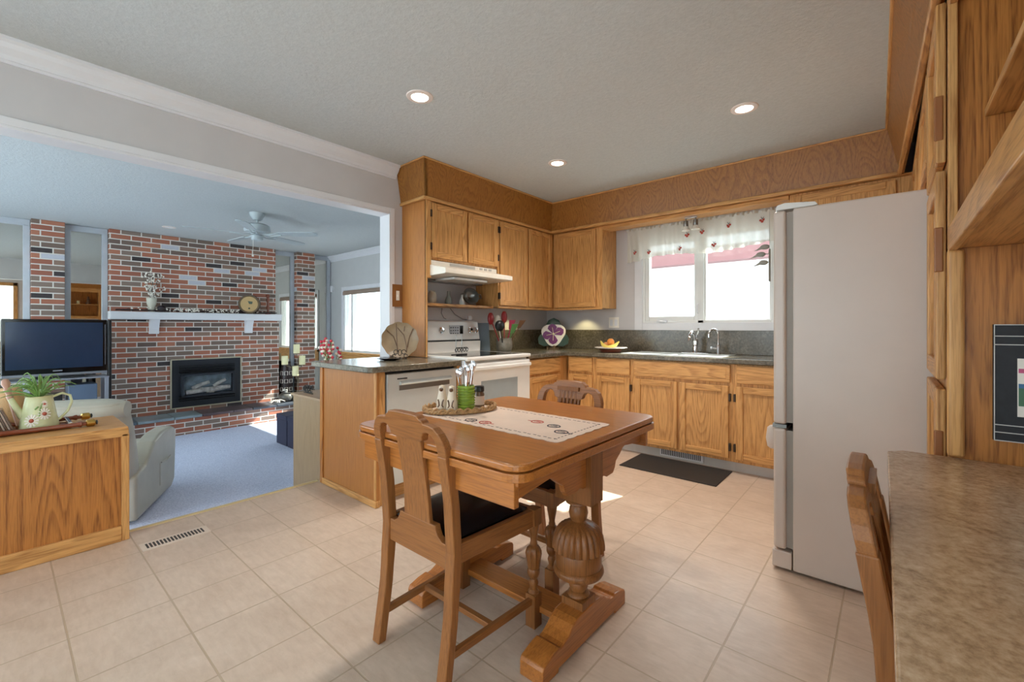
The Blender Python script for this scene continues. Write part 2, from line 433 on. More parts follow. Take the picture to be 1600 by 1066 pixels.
struct(B().box(-8.2, -3.3, 4.185, 4.2, LF, LF + 0.09).obj('baseboard_living', TRIMW, bevel=0.004))

# kitchen window (outer flange, fixed pane right, crank casement left)
b = B()
def frame_xz(b, x0, x1, z0, z1, wd, y0, y1):
    b.box(x0, x0 + wd, y0, y1, z0, z1).box(x1 - wd, x1, y0, y1, z0, z1).box(x0 + wd, x1 - wd, y0, y1, z0, z0 + wd).box(x0 + wd, x1 - wd, y0, y1, z1 - wd, z1)
frame_xz(b, WX0 - 0.075, WX1 + 0.075, WZ0 - 0.075, WZ1 + 0.06, 0.085, YW - 0.016, YW)
win = struct(b.obj('window_1', TRIMW, bevel=0.004))
b = B(); frame_xz(b, WX0, WX1, WZ0, WZ1, 0.035, YW + 0.0, YW + 0.09); b.box(-1.40, -1.345, YW, YW + 0.09, WZ0, WZ1)
b.obj('window_frame', FRAMEW, win, bevel=0.004)
b = B(); frame_xz(b, WX0 + 0.03, -1.39, WZ0 + 0.03, WZ1 - 0.03, 0.045, YW + 0.012, YW + 0.07); b.obj('casement_sash', FRAMEW, win, bevel=0.004)
b = B(); frame_xz(b, -1.35, WX1 - 0.03, WZ0 + 0.02, WZ1 - 0.03, 0.022, YW + 0.02, YW + 0.07); b.obj('fixed_sash', FRAMEW, win, bevel=0.004)
B().box(WX0 + 0.07, -1.43, YW + 0.04, YW + 0.046, WZ0 + 0.07, WZ1 - 0.07).obj('window_glass', GLASS, win)
B().box(-1.33, WX1 - 0.05, YW + 0.04, YW + 0.046, WZ0 + 0.04, WZ1 - 0.05).obj('window_glass', GLASS, win)
B().tube([(-1.395, YW + 0.005, 1.28), (-1.395, YW - 0.02, 1.29), (-1.395, YW - 0.025, 1.36), (-1.395, YW, 1.375)], 0.006).obj('window_handle', TRIMW, win, smooth=True)
b = B().box(-1.80, -1.69, YW - 0.012, YW + 0.02, WZ0 + 0.015, WZ0 + 0.035); b.tube([(-1.79, YW - 0.01, WZ0 + 0.03), (-1.75, YW - 0.035, WZ0 + 0.028), (-1.7, YW - 0.03, WZ0 + 0.02)], 0.006); b.obj('window_crank', TRIMW, win)

# living room window with wood sill and rolled blind
b = B(); frame_xz(b, LX0 - 0.06, LX1 + 0.06, LZ0 - 0.06, LZ1 + 0.06, 0.065, 4.184, 4.2)
lw = struct(b.obj('window_2', TRIMW, bevel=0.004))
b = B(); frame_xz(b, LX0, LX1, LZ0, LZ1, 0.04, 4.2, 4.29); b.box(-7.46, -7.41, 4.2, 4.29, LZ0, LZ1); b.obj('window_frame', FRAMEW, lw, bevel=0.004)
B().box(LX0 + 0.04, LX1 - 0.04, 4.25, 4.256, LZ0 + 0.04, LZ1 - 0.04).obj('window_glass', GLASS, lw)
B().box(LX0 - 0.08, LX1 + 0.08, 4.15, 4.24, LZ0 - 0.035, LZ0).obj('window_sill', OX, lw, bevel=0.006)
B().box(LX0 - 0.06, LX1 + 0.06, 4.18, 4.198, 0.45, LZ0 - 0.035).obj('window_apron', OX, lw, bevel=0.006)
b = B().cyl((LX0 + 0.03, 4.195, 1.785), 0.032, LX1 - LX0 - 0.06, 'x', 16)
b.box(LX0 + 0.03, LX1 - 0.03, 4.16, 4.166, 1.735, 1.79)
tag(b.obj('roller_blind', mk('blind_taupe', (150, 128, 112), 0.8), loc=(LX0 + 0.03, 4.195, 1.785)), 'rolled-up taupe roller blind at the head of the living room window', 'blind')

# patio door behind the camera on the right-hand wall (seen in the mirror)
b = B(); b.box(XR - 0.02, XR + 0.12, 0.27, 0.35, 0, 2.28).box(XR - 0.02, XR + 0.12, -1.68, -1.6, 0, 2.28).box(XR - 0.02, XR + 0.12, -1.68, 0.35, 2.2, 2.28)
pd = struct(b.obj('door_1', OZ, bevel=0.004))
B().box(XR + 0.06, XR + 0.066, -1.6, 0.27, 0.02, 2.2).obj('door_glass', GLASS, pd)
b = B().grid(lambda u, v: (XR - 0.05 + 0.02 * math.sin(u * 60), -1.55 + 1.78 * u, 0.03 + 2.15 * v), 90, 2)
tag(b.obj('patio_curtain', DRAPE, loc=(XR - 0.05, -0.6, 0.03)), 'long white sheer curtain beside oak door trim, reflected in far mirror', 'curtain')

for nm, a, e, z0, z1, yy in (('added_window_3', -2.5, -0.2, 0.3, 2.2, -2.56), ('added_window_4', -8.1, -3.4, -0.3, 2.4, -1.66)):  # out-of-view windows added to let fill daylight into both rooms
    b = B(); frame_xz(b, a, e, z0, z1, 0.05, yy, yy + 0.05); b.box((a + e) / 2 - 0.03, (a + e) / 2 + 0.03, yy, yy + 0.05, z0, z1)
    w3 = struct(b.obj(nm, FRAMEW)); B().box(a + 0.04, e - 0.04, yy + 0.02, yy + 0.026, z0 + 0.04, z1 - 0.04).obj('window_glass', GLASS, w3)
# outside
struct(B().box(-4.6, 6, 8.0, 8.3, -0.7, 2.24).obj('outside_stucco_wall', stucco_mat('white_stucco', (238, 240, 242))))
struct(B().box(-4.7, 6, 7.75, 8.4, 2.24, 2.5).obj('outside_eave', mk('dusty_pink_fascia', (124, 84, 84), 0.7)))
struct(B().box(-24, -4.7, 8.0, 8.3, -0.7, 3.0).obj('outside_siding_wall', stucco_mat('white_siding', (236, 242, 246), True)))
struct(B().box(-26, 14, 4.5, 30, -0.8, -0.7).obj('ground', mk('pale_concrete', (206, 204, 200), 0.9)))

# ================================================================== OAK CABINETS
def mp(face, p):
    if face == '+x': return lambda u, v, w: (p + w, u, v)
    if face == '-y': return lambda u, v, w: (u, p - w, v)
    return lambda u, v, w: (p - w, u, v)
def ubox(b, f, u0, u1, v0, v1, w0, w1, mi=0):
    a = f(u0, v0, w0); c = f(u1, v1, w1); return b.box(a[0], c[0], a[1], c[1], a[2], c[2], mi)
def hinge(parent, f, u, v):
    ubox(B(), f, u - 0.008, u + 0.008, v - 0.03, v + 0.03, -0.002, 0.024).obj('hinge', HINGE, parent, bevel=0.003)
def door(parent, face, p, u0, u1, v0, v1, fw=0.052, hs=None, th=0.02):
    f = mp(face, p); hz = OY if face in ('+x', '-x') else OX
    b = B()
    ubox(b, f, u0, u0 + fw, v0, v1, 0, th); ubox(b, f, u1 - fw, u1, v0, v1, 0, th)
    ubox(b, f, u0 + fw, u1 - fw, v0, v0 + fw, 0, th, 1); ubox(b, f, u0 + fw, u1 - fw, v1 - fw, v1, 0, th, 1)
    d = b.obj('door', [OZ, hz], parent, bevel=0.005)
    ubox(B(), f, u0 + fw - 0.004, u1 - fw + 0.004, v0 + fw - 0.004, v1 - fw + 0.004, 0, 0.008).obj('panel', OZ, d)
    if hs:
        uu = u0 - 0.008 if hs == 'l' else u1 + 0.008
        for vv in ((v0 + 0.09, v1 - 0.09) if v1 - v0 > 0.3 else ((v0 + v1) / 2,)): hinge(d, f, uu, vv)
    return d
def drawer(parent, face, p, u0, u1, v0, v1, name='drawer', raised=False):
    f = mp(face, p); hz = OY if face in ('+x', '-x') else OX
    b = ubox(B(), f, u0, u1, v0, v1, 0, 0.02)
    d = b.obj(name, hz, parent, bevel=0.007, seg=3)
    if raised: ubox(B(), f, u0 + 0.03, u1 - 0.03, v0 + 0.03, v1 - 0.03, 0.018, 0.023).obj('panel', hz, d, bevel=0.004)
    return d

# --- oak bulkhead around the ceiling
bk = thing('oak_bulkhead', 'flared oak bulkhead running around the kitchen ceiling above the wall cabinets', 'bulkhead', (-3.0, 3.0, 2.19))
ZB = 2.19
lo = [(-3.178, 2.25), (-2.84, 2.25), (-2.84, 3.98), (0.05, 3.98), (0.15, 0.70)]
hi = [(-3.178, 2.20), (-2.79, 2.20), (-2.79, 3.93), (-0.02, 3.93), (0.035, 0.70)]
offs = [(0, 0.02), (-0.02, 0), (0, 0.02), (0.02, 0)]
for i in range(4):
    ox, oy = offs[i]
    q = [(lo[i][0], lo[i][1], ZB), (lo[i + 1][0], lo[i + 1][1], ZB), (hi[i + 1][0], hi[i + 1][1], CZT - 0.001), (hi[i][0], hi[i][1], CZT - 0.001)]
    b = B().rings([q, [(x + ox, y + oy, z) for x, y, z in q]])
    b.obj('fascia', VZ, bk)
def run(path, z, name, wd, ht, mats, parent, sgn):
    nr = [Vector((0, -1, 0)), Vector((1, 0, 0)), Vector((0, -1, 0)), Vector((-1, 0, 0))]
    for i in range(len(path) - 1):
        p0, p1 = Vector((*path[i], z)), Vector((*path[i + 1], z)); n = nr[i]
        d = (p1 - p0).normalized(); e = d * wd * 0.8; up = Vector((0, 0, ht))
        if i in (0, 1): p1 = p1 + (e if i == 0 else -e * 0)
        q = [n * wd, n * wd + up, n * -0.01 + up, n * -0.01]
        B().rings([[p0 + v for v in q], [p1 + v for v in q]]).obj(name, mats[i], parent, bevel=0.006, seg=3)
sg = [0, 1, 0, -1]
run([(-3.178, 2.25), (-2.84, 2.235), (-2.84, 3.98), (0.05, 3.98), (0.15, 0.70)], ZB - 0.012, 'moulding', 0.016, 0.026, [OX, OY, OX, OY], bk, sg)
run([(-3.178, 2.20), (-2.79, 2.19), (-2.79, 3.93), (-0.02, 3.93), (0.035, 0.70)], CZT - 0.014, 'top_moulding', 0.008, 0.013, [OX, OY, OX, OY], bk, sg)
B().box(-3.178, -2.85, 2.27, 4.355, ZB - 0.004, ZB).box(-2.85, XR - 0.005, 3.99, 4.355, ZB - 0.004, ZB).box(0.16, XR - 0.005, 0.7, 3.99, ZB - 0.004, ZB).obj('soffit_board', OX, bk)

# --- cabinet over the hood, with the full-height side panel
c = thing('wall_cabinet', 'short double-door oak cabinet above the range hood with full-height side panel', 'cabinet', (-3.02, 2.7, 1.7), 'oak wall cabinets')
B().box(-3.175, -2.87, 2.278, 3.13, 1.705, 2.184).obj('body', OZ, c, bevel=0.002)
B().box(-3.175, -2.855, 2.258, 2.276, 0.903, 2.184).obj('side_panel', PZ, c, bevel=0.002)
B().box(-2.868, -2.852, 2.258, 2.312, 1.55, 2.184).obj('stile', OZ, c, bevel=0.002); B().box(-2.868, -2.852, 3.119, 3.14, 1.55, 2.184).obj('stile', OZ, c, bevel=0.002)
B().box(-2.866, -2.852, 2.258, 2.276, 0.903, 1.55).obj('stile', OZ, c, bevel=0.002)
door(c, '+x', -2.868, 2.32, 2.714, 1.722, 2.172, hs='l'); door(c, '+x', -2.868, 2.736, 3.118, 1.722, 2.172, hs='r')
# --- tall pair next to it
c = thing('wall_cabinet', 'tall double-door oak wall cabinet between range hood and room corner', 'cabinet', (-3.02, 3.6, 1.345), 'oak wall cabinets')
B().box(-3.175, -2.87, 3.145, 4.355, 1.345, 2.184).obj('body', OZ, c, bevel=0.002)
B().box(-2.885, -2.862, 3.145, 4.03, 1.332, 1.352).obj('light_rail', OY, c, bevel=0.003)
door(c, '+x', -2.868, 3.155, 3.572, 1.36, 2.172, hs='l'); door(c, '+x', -2.868, 3.602, 4.005, 1.36, 2.172)
# --- single on the window wall
c = thing('wall_cabinet', 'single-door oak wall cabinet left of the kitchen window', 'cabinet', (-2.55, 4.2, 1.345), 'oak wall cabinets')
B().box(-2.865, -2.25, 4.055, 4.355, 1.345, 2.184).obj('body', OZ, c, bevel=0.002)
B().box(-2.865, -2.25, 4.045, 4.06, 1.332, 1.352).obj('light_rail', OX, c, bevel=0.003)
door(c, '-y', 4.052, -2.83, -2.32, 1.36, 2.172)
# --- board over the window
tag(B().box(-2.248, -0.605, 4.04, 4.205, 2.150, 2.184).obj('oak_valance_board', OX, loc=(-1.4, 4.2, 2.15), bevel=0.004), 'oak board spanning over the kitchen window between wall cabinets', 'board')
# --- cabinet above the fridge
c = thing('wall_cabinet', 'oak wall cabinet with wide door above the fridge, right of window', 'cabinet', (-0.25, 4.2, 1.85), 'oak wall cabinets')
B().box(-0.60, 0.11, 4.045, 4.355, 1.80, 2.184).obj('body', OZ, c, bevel=0.002)
door(c, '-y', 4.043, -0.57, 0.03, 1.83, 2.165)
# --- right-hand wall, above and behind the fridge
c = thing('wall_cabinet', 'oak wall cabinet on right wall behind the fridge, seen edge on', 'cabinet', (0.3, 3.2, 1.8), 'oak wall cabinets')
B().box(0.13, XR - 0.005, 2.41, 4.035, 1.80, 2.184).obj('body', OZ, c, bevel=0.002)
for y0, y1 in ((2.43, 2.94), (2.96, 3.47), (3.49, 4.0)): door(c, '-x', 0.128, y0, y1, 1.82, 2.165)
# --- pantry
c = thing('pantry_cabinet', 'tall oak pantry cabinet with three stacked doors beside the fridge', 'cabinet', (0.35, 2.15, 0.0))
B().box(0.135, XR - 0.005, 1.925, 2.40, 0.09, 2.184).box(0.34, XR - 0.005, 1.89, 1.925, 0.09, 2.184).box(0.2, XR - 0.005, 1.89, 2.40, 0, 0.09).obj('body', OZ, c, bevel=0.002)
B().box(0.135, XR - 0.005, 1.868, 1.889, 0.0, 2.184).obj('side_panel', CZ, c)
B().box(0.128, 0.166, 1.845, 1.868, 0.765, 1.38).obj('corner_post', OZ, c, bevel=0.009, seg=3)
for z0, z1 in ((0.11, 0.955), (0.985, 1.64), (1.665, 2.165)):
    d = door(c, '-x', 0.132, 1.925, 2.385, z0, z1, fw=0.06, th=0.024)
    zc = z1 - 0.2 if z1 < 1.0 else (z0 + 0.14 if z0 > 1.6 else (z0 + z1) / 2 + 0.08)
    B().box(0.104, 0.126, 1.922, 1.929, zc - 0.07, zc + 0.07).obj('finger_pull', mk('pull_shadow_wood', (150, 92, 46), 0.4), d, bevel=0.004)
# --- hutch over the desk
c = thing('oak_hutch', 'open oak hutch with adjustable shelves above the brown desk counter', 'hutch', (0.35, 1.3, 1.38))
B().box(0.15, XR - 0.006, 1.846, 1.866, 1.383, 2.175).obj('side_panel', CZ, c)
B().box(0.15, XR - 0.006, 0.72, 0.74, 1.383, 2.175).obj('side_panel', CZ, c)
B().box(XR - 0.02, XR - 0.006, 0.74, 1.846, 1.383, 2.184).obj('back_panel', CZ, c)
B().box(0.13, 0.15, 1.828, 1.866, 1.383, 2.175).obj('stile', OZ, c, bevel=0.003); B().box(0.13, 0.15, 0.72, 0.76, 1.383, 2.175).obj('stile', OZ, c, bevel=0.003)
B().box(0.13, 0.15, 0.76, 1.828, 1.375, 1.445).obj('rail', OY, c, bevel=0.003); B().box(0.13, 0.15, 0.76, 1.828, 2.10, 2.175).obj('rail', OY, c, bevel=0.003)
B().box(0.15, XR - 0.02, 0.74, 1.846, 1.383, 1.405).obj('bottom_board', OY, c)
B().box(0.205, XR - 0.02, 0.742, 1.842, 1.752, 1.774).obj('shelf', OY, c, bevel=0.002)
b = B()
for i in range(9): b.cyl((0.262, 1.8445, 1.48 + 0.0555 * i), 0.0035, 0.003, 'y', 10)
b.obj('shelf_pin_hole', BLACK, c)
B().box(0.255, 0.27, 1.836, 1.846, 1.917, 1.929).obj('shelf_pin', STEELD, c, bevel=0.001)
tag(B().lathe([(0.03, 0), (0.032, 0.03), (0.026, 0.04), (0.03, 0.05), (0.03, 0.09)], (0.4, 1.45, 1.776)).obj('pillar_candle', CANDLE, loc=(0.4, 1.45, 1.776), smooth=True), 'small cream candle on the hutch shelf, reflected in the mirror', 'candle')
tag(B().lathe([(0.05, 0), (0.055, 0.03), (0.03, 0.08), (0.04, 0.13), (0.02, 0.16), (0.028, 0.19), (0.01, 0.22)], (0.4, 1.65, 1.776)).obj('figurine', BROWNC, loc=(0.4, 1.65, 1.776), smooth=True), 'dark figurine on the hutch shelf, reflected in the mirror', 'figurine')
# framed picture on the pantry side
pc = thing('picture_frame', 'black chalk-lined frame with a coloured print on the pantry side', 'picture', (0.40, 1.866, 0.83))
B().box(0.223, 0.56, 1.848, 1.866, 0.828, 1.157).obj('frame', mk('chalkboard_black', (30, 30, 34), 0.6, var=0.3, vscale=40), pc)
b = B()
for z in (0.8285, 0.852, 0.873, 1.100, 1.124, 1.156): b.box(0.2235, 0.559, 1.8468, 1.848, z - 0.0012, z + 0.0012)
b.box(0.2235, 0.2255, 1.8468, 1.848, 0.8285, 1.156)
b.obj('chalk_line', mk('chalk_white', (206, 202, 196), 0.8), pc)
b = B().box(0.268, 0.50, 1.846, 1.848, 0.900, 1.062, 0)
b.box(0.27, 0.498, 1.8452, 1.846, 0.93, 0.98, 1).box(0.27, 0.498, 1.8452, 1.846, 0.98, 0.992, 2).box(0.27, 0.498, 1.8452, 1.846, 1.022, 1.034, 3)
b.obj('print', [BONE, mk('print_green', (70, 110, 80), 0.4), mk('print_blue', (60, 110, 150), 0.4), mk('print_pink', (196, 80, 120), 0.4)], pc)
# desk
c = thing('desk_counter', 'brown speckled laminate desk counter along the right-hand wall', 'desk', (0.28, 1.1, 0.0))
poly = [(0.008, 0.36), (XR - 0.005, 0.36), (XR - 0.005, 1.865), (0.03, 1.865), (-0.008, 1.825)]
B().prism(poly, 'z', 0.722, 0.76).obj('worktop', DTOP, c, bevel=0.004, seg=3)
B().box(0.03, XR - 0.005, 0.37, 0.80, 0.0, 0.722).obj('drawer_unit', OZ, c, bevel=0.003)
B().box(0.16, XR - 0.005, 1.82, 1.842, 0.0, 0.722).obj('end_panel', OZ, c, bevel=0.003)
B().box(0.05, 0.07, 0.80, 1.82, 0.65, 0.722).obj('apron', OY, c, bevel=0.003)

# --- base cabinets
YB = 3.76; XB = -2.50
def base_y(label, u0, u1, doors, drawers, hs=None):
    c = thing('base_cabinet', label, 'cabinet', ((u0 + u1) / 2, 4.05, 0), 'oak base cabinets under the kitchen window')
    B().box(u0, u1, YB, YW - 0.005, 0.09, 0.858).obj('body', OZ, c, bevel=0.002)
    B().box(u0, u1, YB + 0.07, YW - 0.005, 0.001, 0.09).obj('toe_kick', TOEK, c)
    for k, (a, e) in enumerate(doors): door(c, '-y', YB, a, e, 0.115, 0.685, hs=(hs[k] if hs else None))
    for a, e, r in drawers: drawer(c, '-y', YB, a, e, 0.71, 0.85, 'false_front' if r else 'drawer', r)
    return c
base_y('oak base cabinet in the inner corner by the purple flower plaque', -2.475, -2.165, [(-2.45, -2.19)], [(-2.45, -2.19, False)])
base_y('narrow oak base cabinet under the fruit plate, left of sink cabinet', -2.165, -1.78, [(-2.14, -1.80)], [(-2.14, -1.80, False)], ['r'])
base_y('wide double-door oak sink cabinet behind the dark floor mat', -1.78, -0.94, [(-1.752, -1.372), (-1.352, -0.967)], [(-1.76, -0.955, True)], [None, 'r'])
base_y('oak base cabinet half hidden by the fridge, right of sink cabinet', -0.94, -0.10, [(-0.915, -0.53), (-0.51, -0.13)], [(-0.91, -0.53, False), (-0.51, -0.13, False)], ['l', None])
v = thing('toe_kick_vent', 'white slotted heating vent in the toe kick behind the floor mat', 'vent', (-1.36, YB + 0.068, 0.03))
B().box(-1.55, -1.18, YB + 0.058, YB + 0.069, 0.018, 0.085).obj('frame', TRIMW, v, bevel=0.003)
b = B()
for i in range(22): b.box(-1.535 + i * 0.0155, -1.527 + i * 0.0155, YB + 0.0565, YB + 0.059, 0.03, 0.074)
b.obj('slot', BLACK, v)
c = thing('base_cabinet', 'oak base cabinet with one drawer right of the white range', 'cabinet', (-2.8, 3.4, 0), 'oak base cabinets on the range side')
B().box(XW + 0.005, XB, 3.095, YW - 0.005, 0.09, 0.858).obj('body', OZ, c, bevel=0.002)
B().box(XW + 0.005, XB - 0.07, 3.095, YW - 0.005, 0.001, 0.09).obj('toe_kick', TOEK, c)
drawer(c, '+x', XB, 3.125, 3.63, 0.71, 0.85); door(c, '+x', XB, 3.125, 3.63, 0.115, 0.685)

# L-shaped worktop with backsplash
wt = thing('kitchen_worktop', 'dark grey laminate worktop in an L under window and corner', 'worktop', (-2.0, 4.0, 0.86))
poly = [(XW + 0.004, 3.088), (-2.455, 3.088), (-2.455, 3.725), (-0.10, 3.725), (-0.10, YW - 0.004), (XW + 0.004, YW - 0.004)]
B().prism(poly, 'z', 0.862, 0.9).obj('top', CTOP, wt, bevel=0.006, seg=3)
B().box(XW + 0.004, XW + 0.022, 3.088, YW - 0.024, 0.9, 1.118).box(XW + 0.004, -0.10, YW - 0.022, YW - 0.004, 0.9, 1.118).obj('backsplash', CTOP, wt, bevel=0.003)

# --- peninsula with dishwasher
c = thing('peninsula_cabinet', 'oak peninsula end panel and frame around the dishwasher', 'cabinet', (-2.8, 1.9, 0))
B().box(-3.17, XB + 0.03, 1.565, 1.585, 0.045, 0.858).obj('end_panel', PZ, c)
B().box(-3.17, XB + 0.035, 1.553, 1.585, 0.001, 0.045).obj('base_moulding', OX, c, bevel=0.004)
B().box(-3.205, -3.165, 1.555, 2.12, 0.001, 0.858).obj('back_panel', CZ, c, bevel=0.002)
B().box(XB, XB + 0.022, 1.563, 1.632, 0.001, 0.858).obj('stile', OZ, c, bevel=0.003); B().box(XB, XB + 0.022, 2.255, 2.292, 0.001, 0.858).obj('stile', OZ, c, bevel=0.003)
B().box(XB - 0.06, XB - 0.045, 1.632, 2.255, 0.001, 0.10).obj('toe_kick', OY, c)
B().box(-3.165, XB, 2.262, 2.29, 0.001, 0.858).obj('divider', OZ, c)
poly = [(-3.235, 1.515), (-3.20, 1.49), (-2.46, 1.49), (-2.435, 1.515), (-2.435, 2.30), (-3.172, 2.30), (-3.172, 2.125), (-3.235, 2.125)]
tag(B().prism(poly, 'z', 0.862, 0.9).obj('peninsula_worktop', CTOP, loc=(-2.8, 1.9, 0.862), bevel=0.006, seg=3), 'dark grey laminate worktop on the peninsula above the dishwasher', 'worktop')
d = thing('dishwasher', 'stainless steel dishwasher in the peninsula', 'dishwasher', (-2.75, 1.94, 0))
B().box(-3.1, XB - 0.01, 1.637, 2.25, 0.10, 0.853).obj('body', BLACK, d)
b = B().box(XB - 0.01, XB + 0.028, 1.645, 2.245, 0.11, 0.842); dd = b.obj('door', STEEL, d, bevel=0.006)
B().box(XB + 0.026, XB + 0.0285, 1.735, 2.175, 0.728, 0.762).obj('pocket', STEELD, dd)
B().prism([(XB + 0.026, 0.762), (XB + 0.045, 0.765), (XB + 0.045, 0.775), (XB + 0.026, 0.795)], 'y', 1.74, 2.19).obj('handle', STEEL, dd, bevel=0.003)
B().box(XB + 0.027, XB + 0.0292, 1.72, 1.80, 0.802, 0.81).obj('badge', BLACK, dd)

# --- range
r = thing('range', 'white electric range with black glass cooktop and oven window', 'stove', (-2.8, 2.69, 0))
Y0, Y1 = 2.305, 3.08
B().box(-3.12, -2.47, Y0, Y1, 0.06, 0.885).obj('body', WHITE, r, bevel=0.004)
B().box(-3.0, -2.5, Y0 + 0.02, Y1 - 0.02, 0.0, 0.06).obj('plinth', BLACK, r)
B().box(-3.12, -2.42, Y0 - 0.004, Y1 + 0.004, 0.887, 0.917).obj('cooktop', WHITE, r, bevel=0.01, seg=3)
B().box(-3.03, -2.48, Y0 + 0.05, Y1 - 0.05, 0.9165, 0.9185).obj('glass_top', BLACKG, r)
d = B().box(-2.468, -2.425, Y0 + 0.004, Y1 - 0.004, 0.26, 0.868).obj('oven_door', WHITE, r, bevel=0.01, seg=3)
B().box(-2.427, -2.4225, 2.46, 2.90, 0.44, 0.725).obj('oven_window', mk('oven_glass', (150, 158, 160), 0.08), d)
B().box(-2.42, -2.395, Y0 + 0.02, Y1 - 0.02, 0.812, 0.842).box(-2.43, -2.40, Y0 + 0.02, Y0 + 0.05, 0.812, 0.842).box(-2.43, -2.40, Y1 - 0.05, Y1 - 0.02, 0.812, 0.842).obj('handle', WHITE, d, bevel=0.008, seg=3)
B().box(-2.468, -2.43, Y0 + 0.004, Y1 - 0.004, 0.075, 0.248).obj('storage_drawer', WHITE, r, bevel=0.008)
b = B().prism([(-3.165, 0.917), (-3.05, 0.917), (-3.045, 1.015), (-3.07, 1.02), (-3.07, 1.03), (-3.055, 1.03), (-3.085, 1.20), (-3.11, 1.21), (-3.165, 1.21)], 'y', Y0, Y1)
bg_ = b.obj('backguard', WHITE, r, bevel=0.006)
B().box(-3.068, -3.052, Y0 + 0.002, Y1 - 0.002, 1.018, 1.03).obj('trim_gap', BLACK, bg_)
def onpanel(z): return -3.055 - 0.03 * (z - 1.03) / 0.17
for yy, zz in ((2.60, 1.12), (2.80 + 0.155, 1.12), (3.03, 1.12)):
    x = onpanel(zz)
    kb = B().lathe([(0.03, 0), (0.028, 0.012), (0.02, 0.014), (0.018, 0.03), (0.0, 0.031)], (x, yy, zz), 20, axis='x').obj('knob', CHROME, r, smooth=True)
b = B().box(onpanel(1.12) + 0.0, onpanel(1.12) + 0.006, 2.70, 2.87, 1.075, 1.165, 0)
for i in range(4):
    for j in range(3): b.box(onpanel(1.12) + 0.005, onpanel(1.12) + 0.0075, 2.708 + i * 0.028, 2.722 + i * 0.028, 1.085 + j * 0.026, 1.097 + j * 0.026, 1)
b.box(onpanel(1.12) + 0.005, onpanel(1.12) + 0.0075, 2.825, 2.865, 1.085, 1.16, 2)
b.obj('control_panel', [mk('panel_silver', (188, 190, 194), 0.35), mk('button_grey', (92, 92, 96), 0.4), BLACKG], r)
# --- hood
h = thing('range_hood', 'white under-cabinet range hood above the stove', 'hood', (-2.95, 2.7, 1.56))
HY0, HY1 = 2.30, 3.112
B().prism([(-3.17, 1.56), (-2.68, 1.575), (-2.66, 1.58), (-2.66, 1.618), (-2.70, 1.628), (-2.86, 1.66), (-2.86, 1.70), (-3.17, 1.70)], 'y', HY0, HY1).obj('body', mk('hood_almond', (228, 220, 206), 0.3), h, bevel=0.004)
B().box(-2.98, -2.74, 2.46, 2.86, 1.545, 1.566).obj('light_cover', mk('hood_lens', (214, 214, 210), 0.2), h, bevel=0.005)
B().box(-3.14, -3.0, HY0 + 0.05, HY1 - 0.05, 1.552, 1.563).obj('filter', STEELD, h)
b = B()
for i in range(3): b.box(-2.861, -2.856, 2.88 + i * 0.06, 2.915 + i * 0.06, 1.672, 1.69)
b.box(-2.861, -2.8575, 2.52, 2.82, 1.668, 1.694)
b.obj('switch_strip', mk('hood_grey', (176, 172, 164), 0.4), h)
# --- puck lights under the corner cabinets
for x, y, lb in ((-3.03, 3.62, 'small under-cabinet light beneath the tall oak pair'), (-2.62, 4.22, 'small under-cabinet light beneath the cabinet left of window')):
    pk = thing('puck_light', lb, 'light', (x, y, 1.345), 'under-cabinet lights')
    B().lathe([(0.034, 0), (0.034, -0.012), (0.028, -0.014), (0, -0.014)], (x, y, 1.344), 20).obj('case', TRIMW, pk, smooth=True)
    pd_ = bpy.data.lights.new('puck_beam', 'SPOT'); pd_.energy = 2.2; pd_.color = (1.0, 0.88, 0.45); pd_.spot_size = R(120); pd_.spot_blend = 0.5; pd_.shadow_soft_size = 0.02
    po = bpy.data.objects.new('puck_beam', pd_); COL.objects.link(po); po.parent = pk; po.location = (0, 0, -0.02)
# unseen overhang added outside, sized to cut sun through the living room window
struct(B().box(-9.5, -4.6, 4.33, 5.35, 2.2, 2.32).obj('added_sun_overhang', TRIMW))
# --- shelf below the hood
s_ = B().box(XW + 0.003, -2.93, 2.279, 3.141, 1.328, 1.352); tag(s_.obj('oak_shelf', OY, loc=(-3.05, 2.7, 1.328), bevel=0.003), 'thin oak shelf on the wall under the range hood', 'shelf')

# --- fridge
f = thing('refrigerator', 'white top-and-bottom door refrigerator seen from its plain side', 'refrigerator', (0.0, 2.8, 0))
FY0, FY1 = 2.41, 3.14
B().box(-0.345, 0.40, FY0, FY1, 0.012, 1.702).obj('body', FRIDGE, f, bevel=0.008, seg=3)
for k, (z0, z1) in enumerate(((0.10, 0.672), (0.69, 1.70))):
    d = B().box(-0.425, -0.372, FY0, FY1, z0, z1).obj('door', FRIDGE, f, bevel=0.014, seg=4)
    B().box(-0.372, -0.345, FY0 + 0.012, FY1 - 0.012, z0 + 0.01, z1 - 0.01).obj('gasket', mk('gasket_grey', (150, 140, 130), 0.6), d)
    zz = 0.56 if k == 0 else 0.80
    B().lathe([(0.012, 0), (0.024, 0.01), (0.03, 0.05), (0.024, 0.10), (0.012, 0.112)], (-0.437, FY0 + 0.06, z1 - 0.115 if k == 0 else z0 + 0.03), 16).obj('handle', FRIDGE, d, smooth=True) if k == 0 else B().box(-0.45, -0.424, FY1 - 0.09, FY1 - 0.05, 0.80, 1.3).obj('handle', FRIDGE, d, bevel=0.008)
B().box(-0.43, -0.35, FY0 + 0.002, FY1, 0.012, 0.092).obj('kick_grille', FRIDGE, f, bevel=0.004)
B().box(-0.428, -0.372, FY0 + 0.004, FY1, 0.673, 0.689).obj('divider_strip', STEELD, f)
B().prism([(-0.418, 1.704), (-0.26, 1.704), (-0.25, 1.708), (-0.26, 1.722), (-0.38, 1.736), (-0.412, 1.728)], 'y', FY0 + 0.01, FY0 + 0.10).obj('hinge_cover', WHITE, f, bevel=0.004)
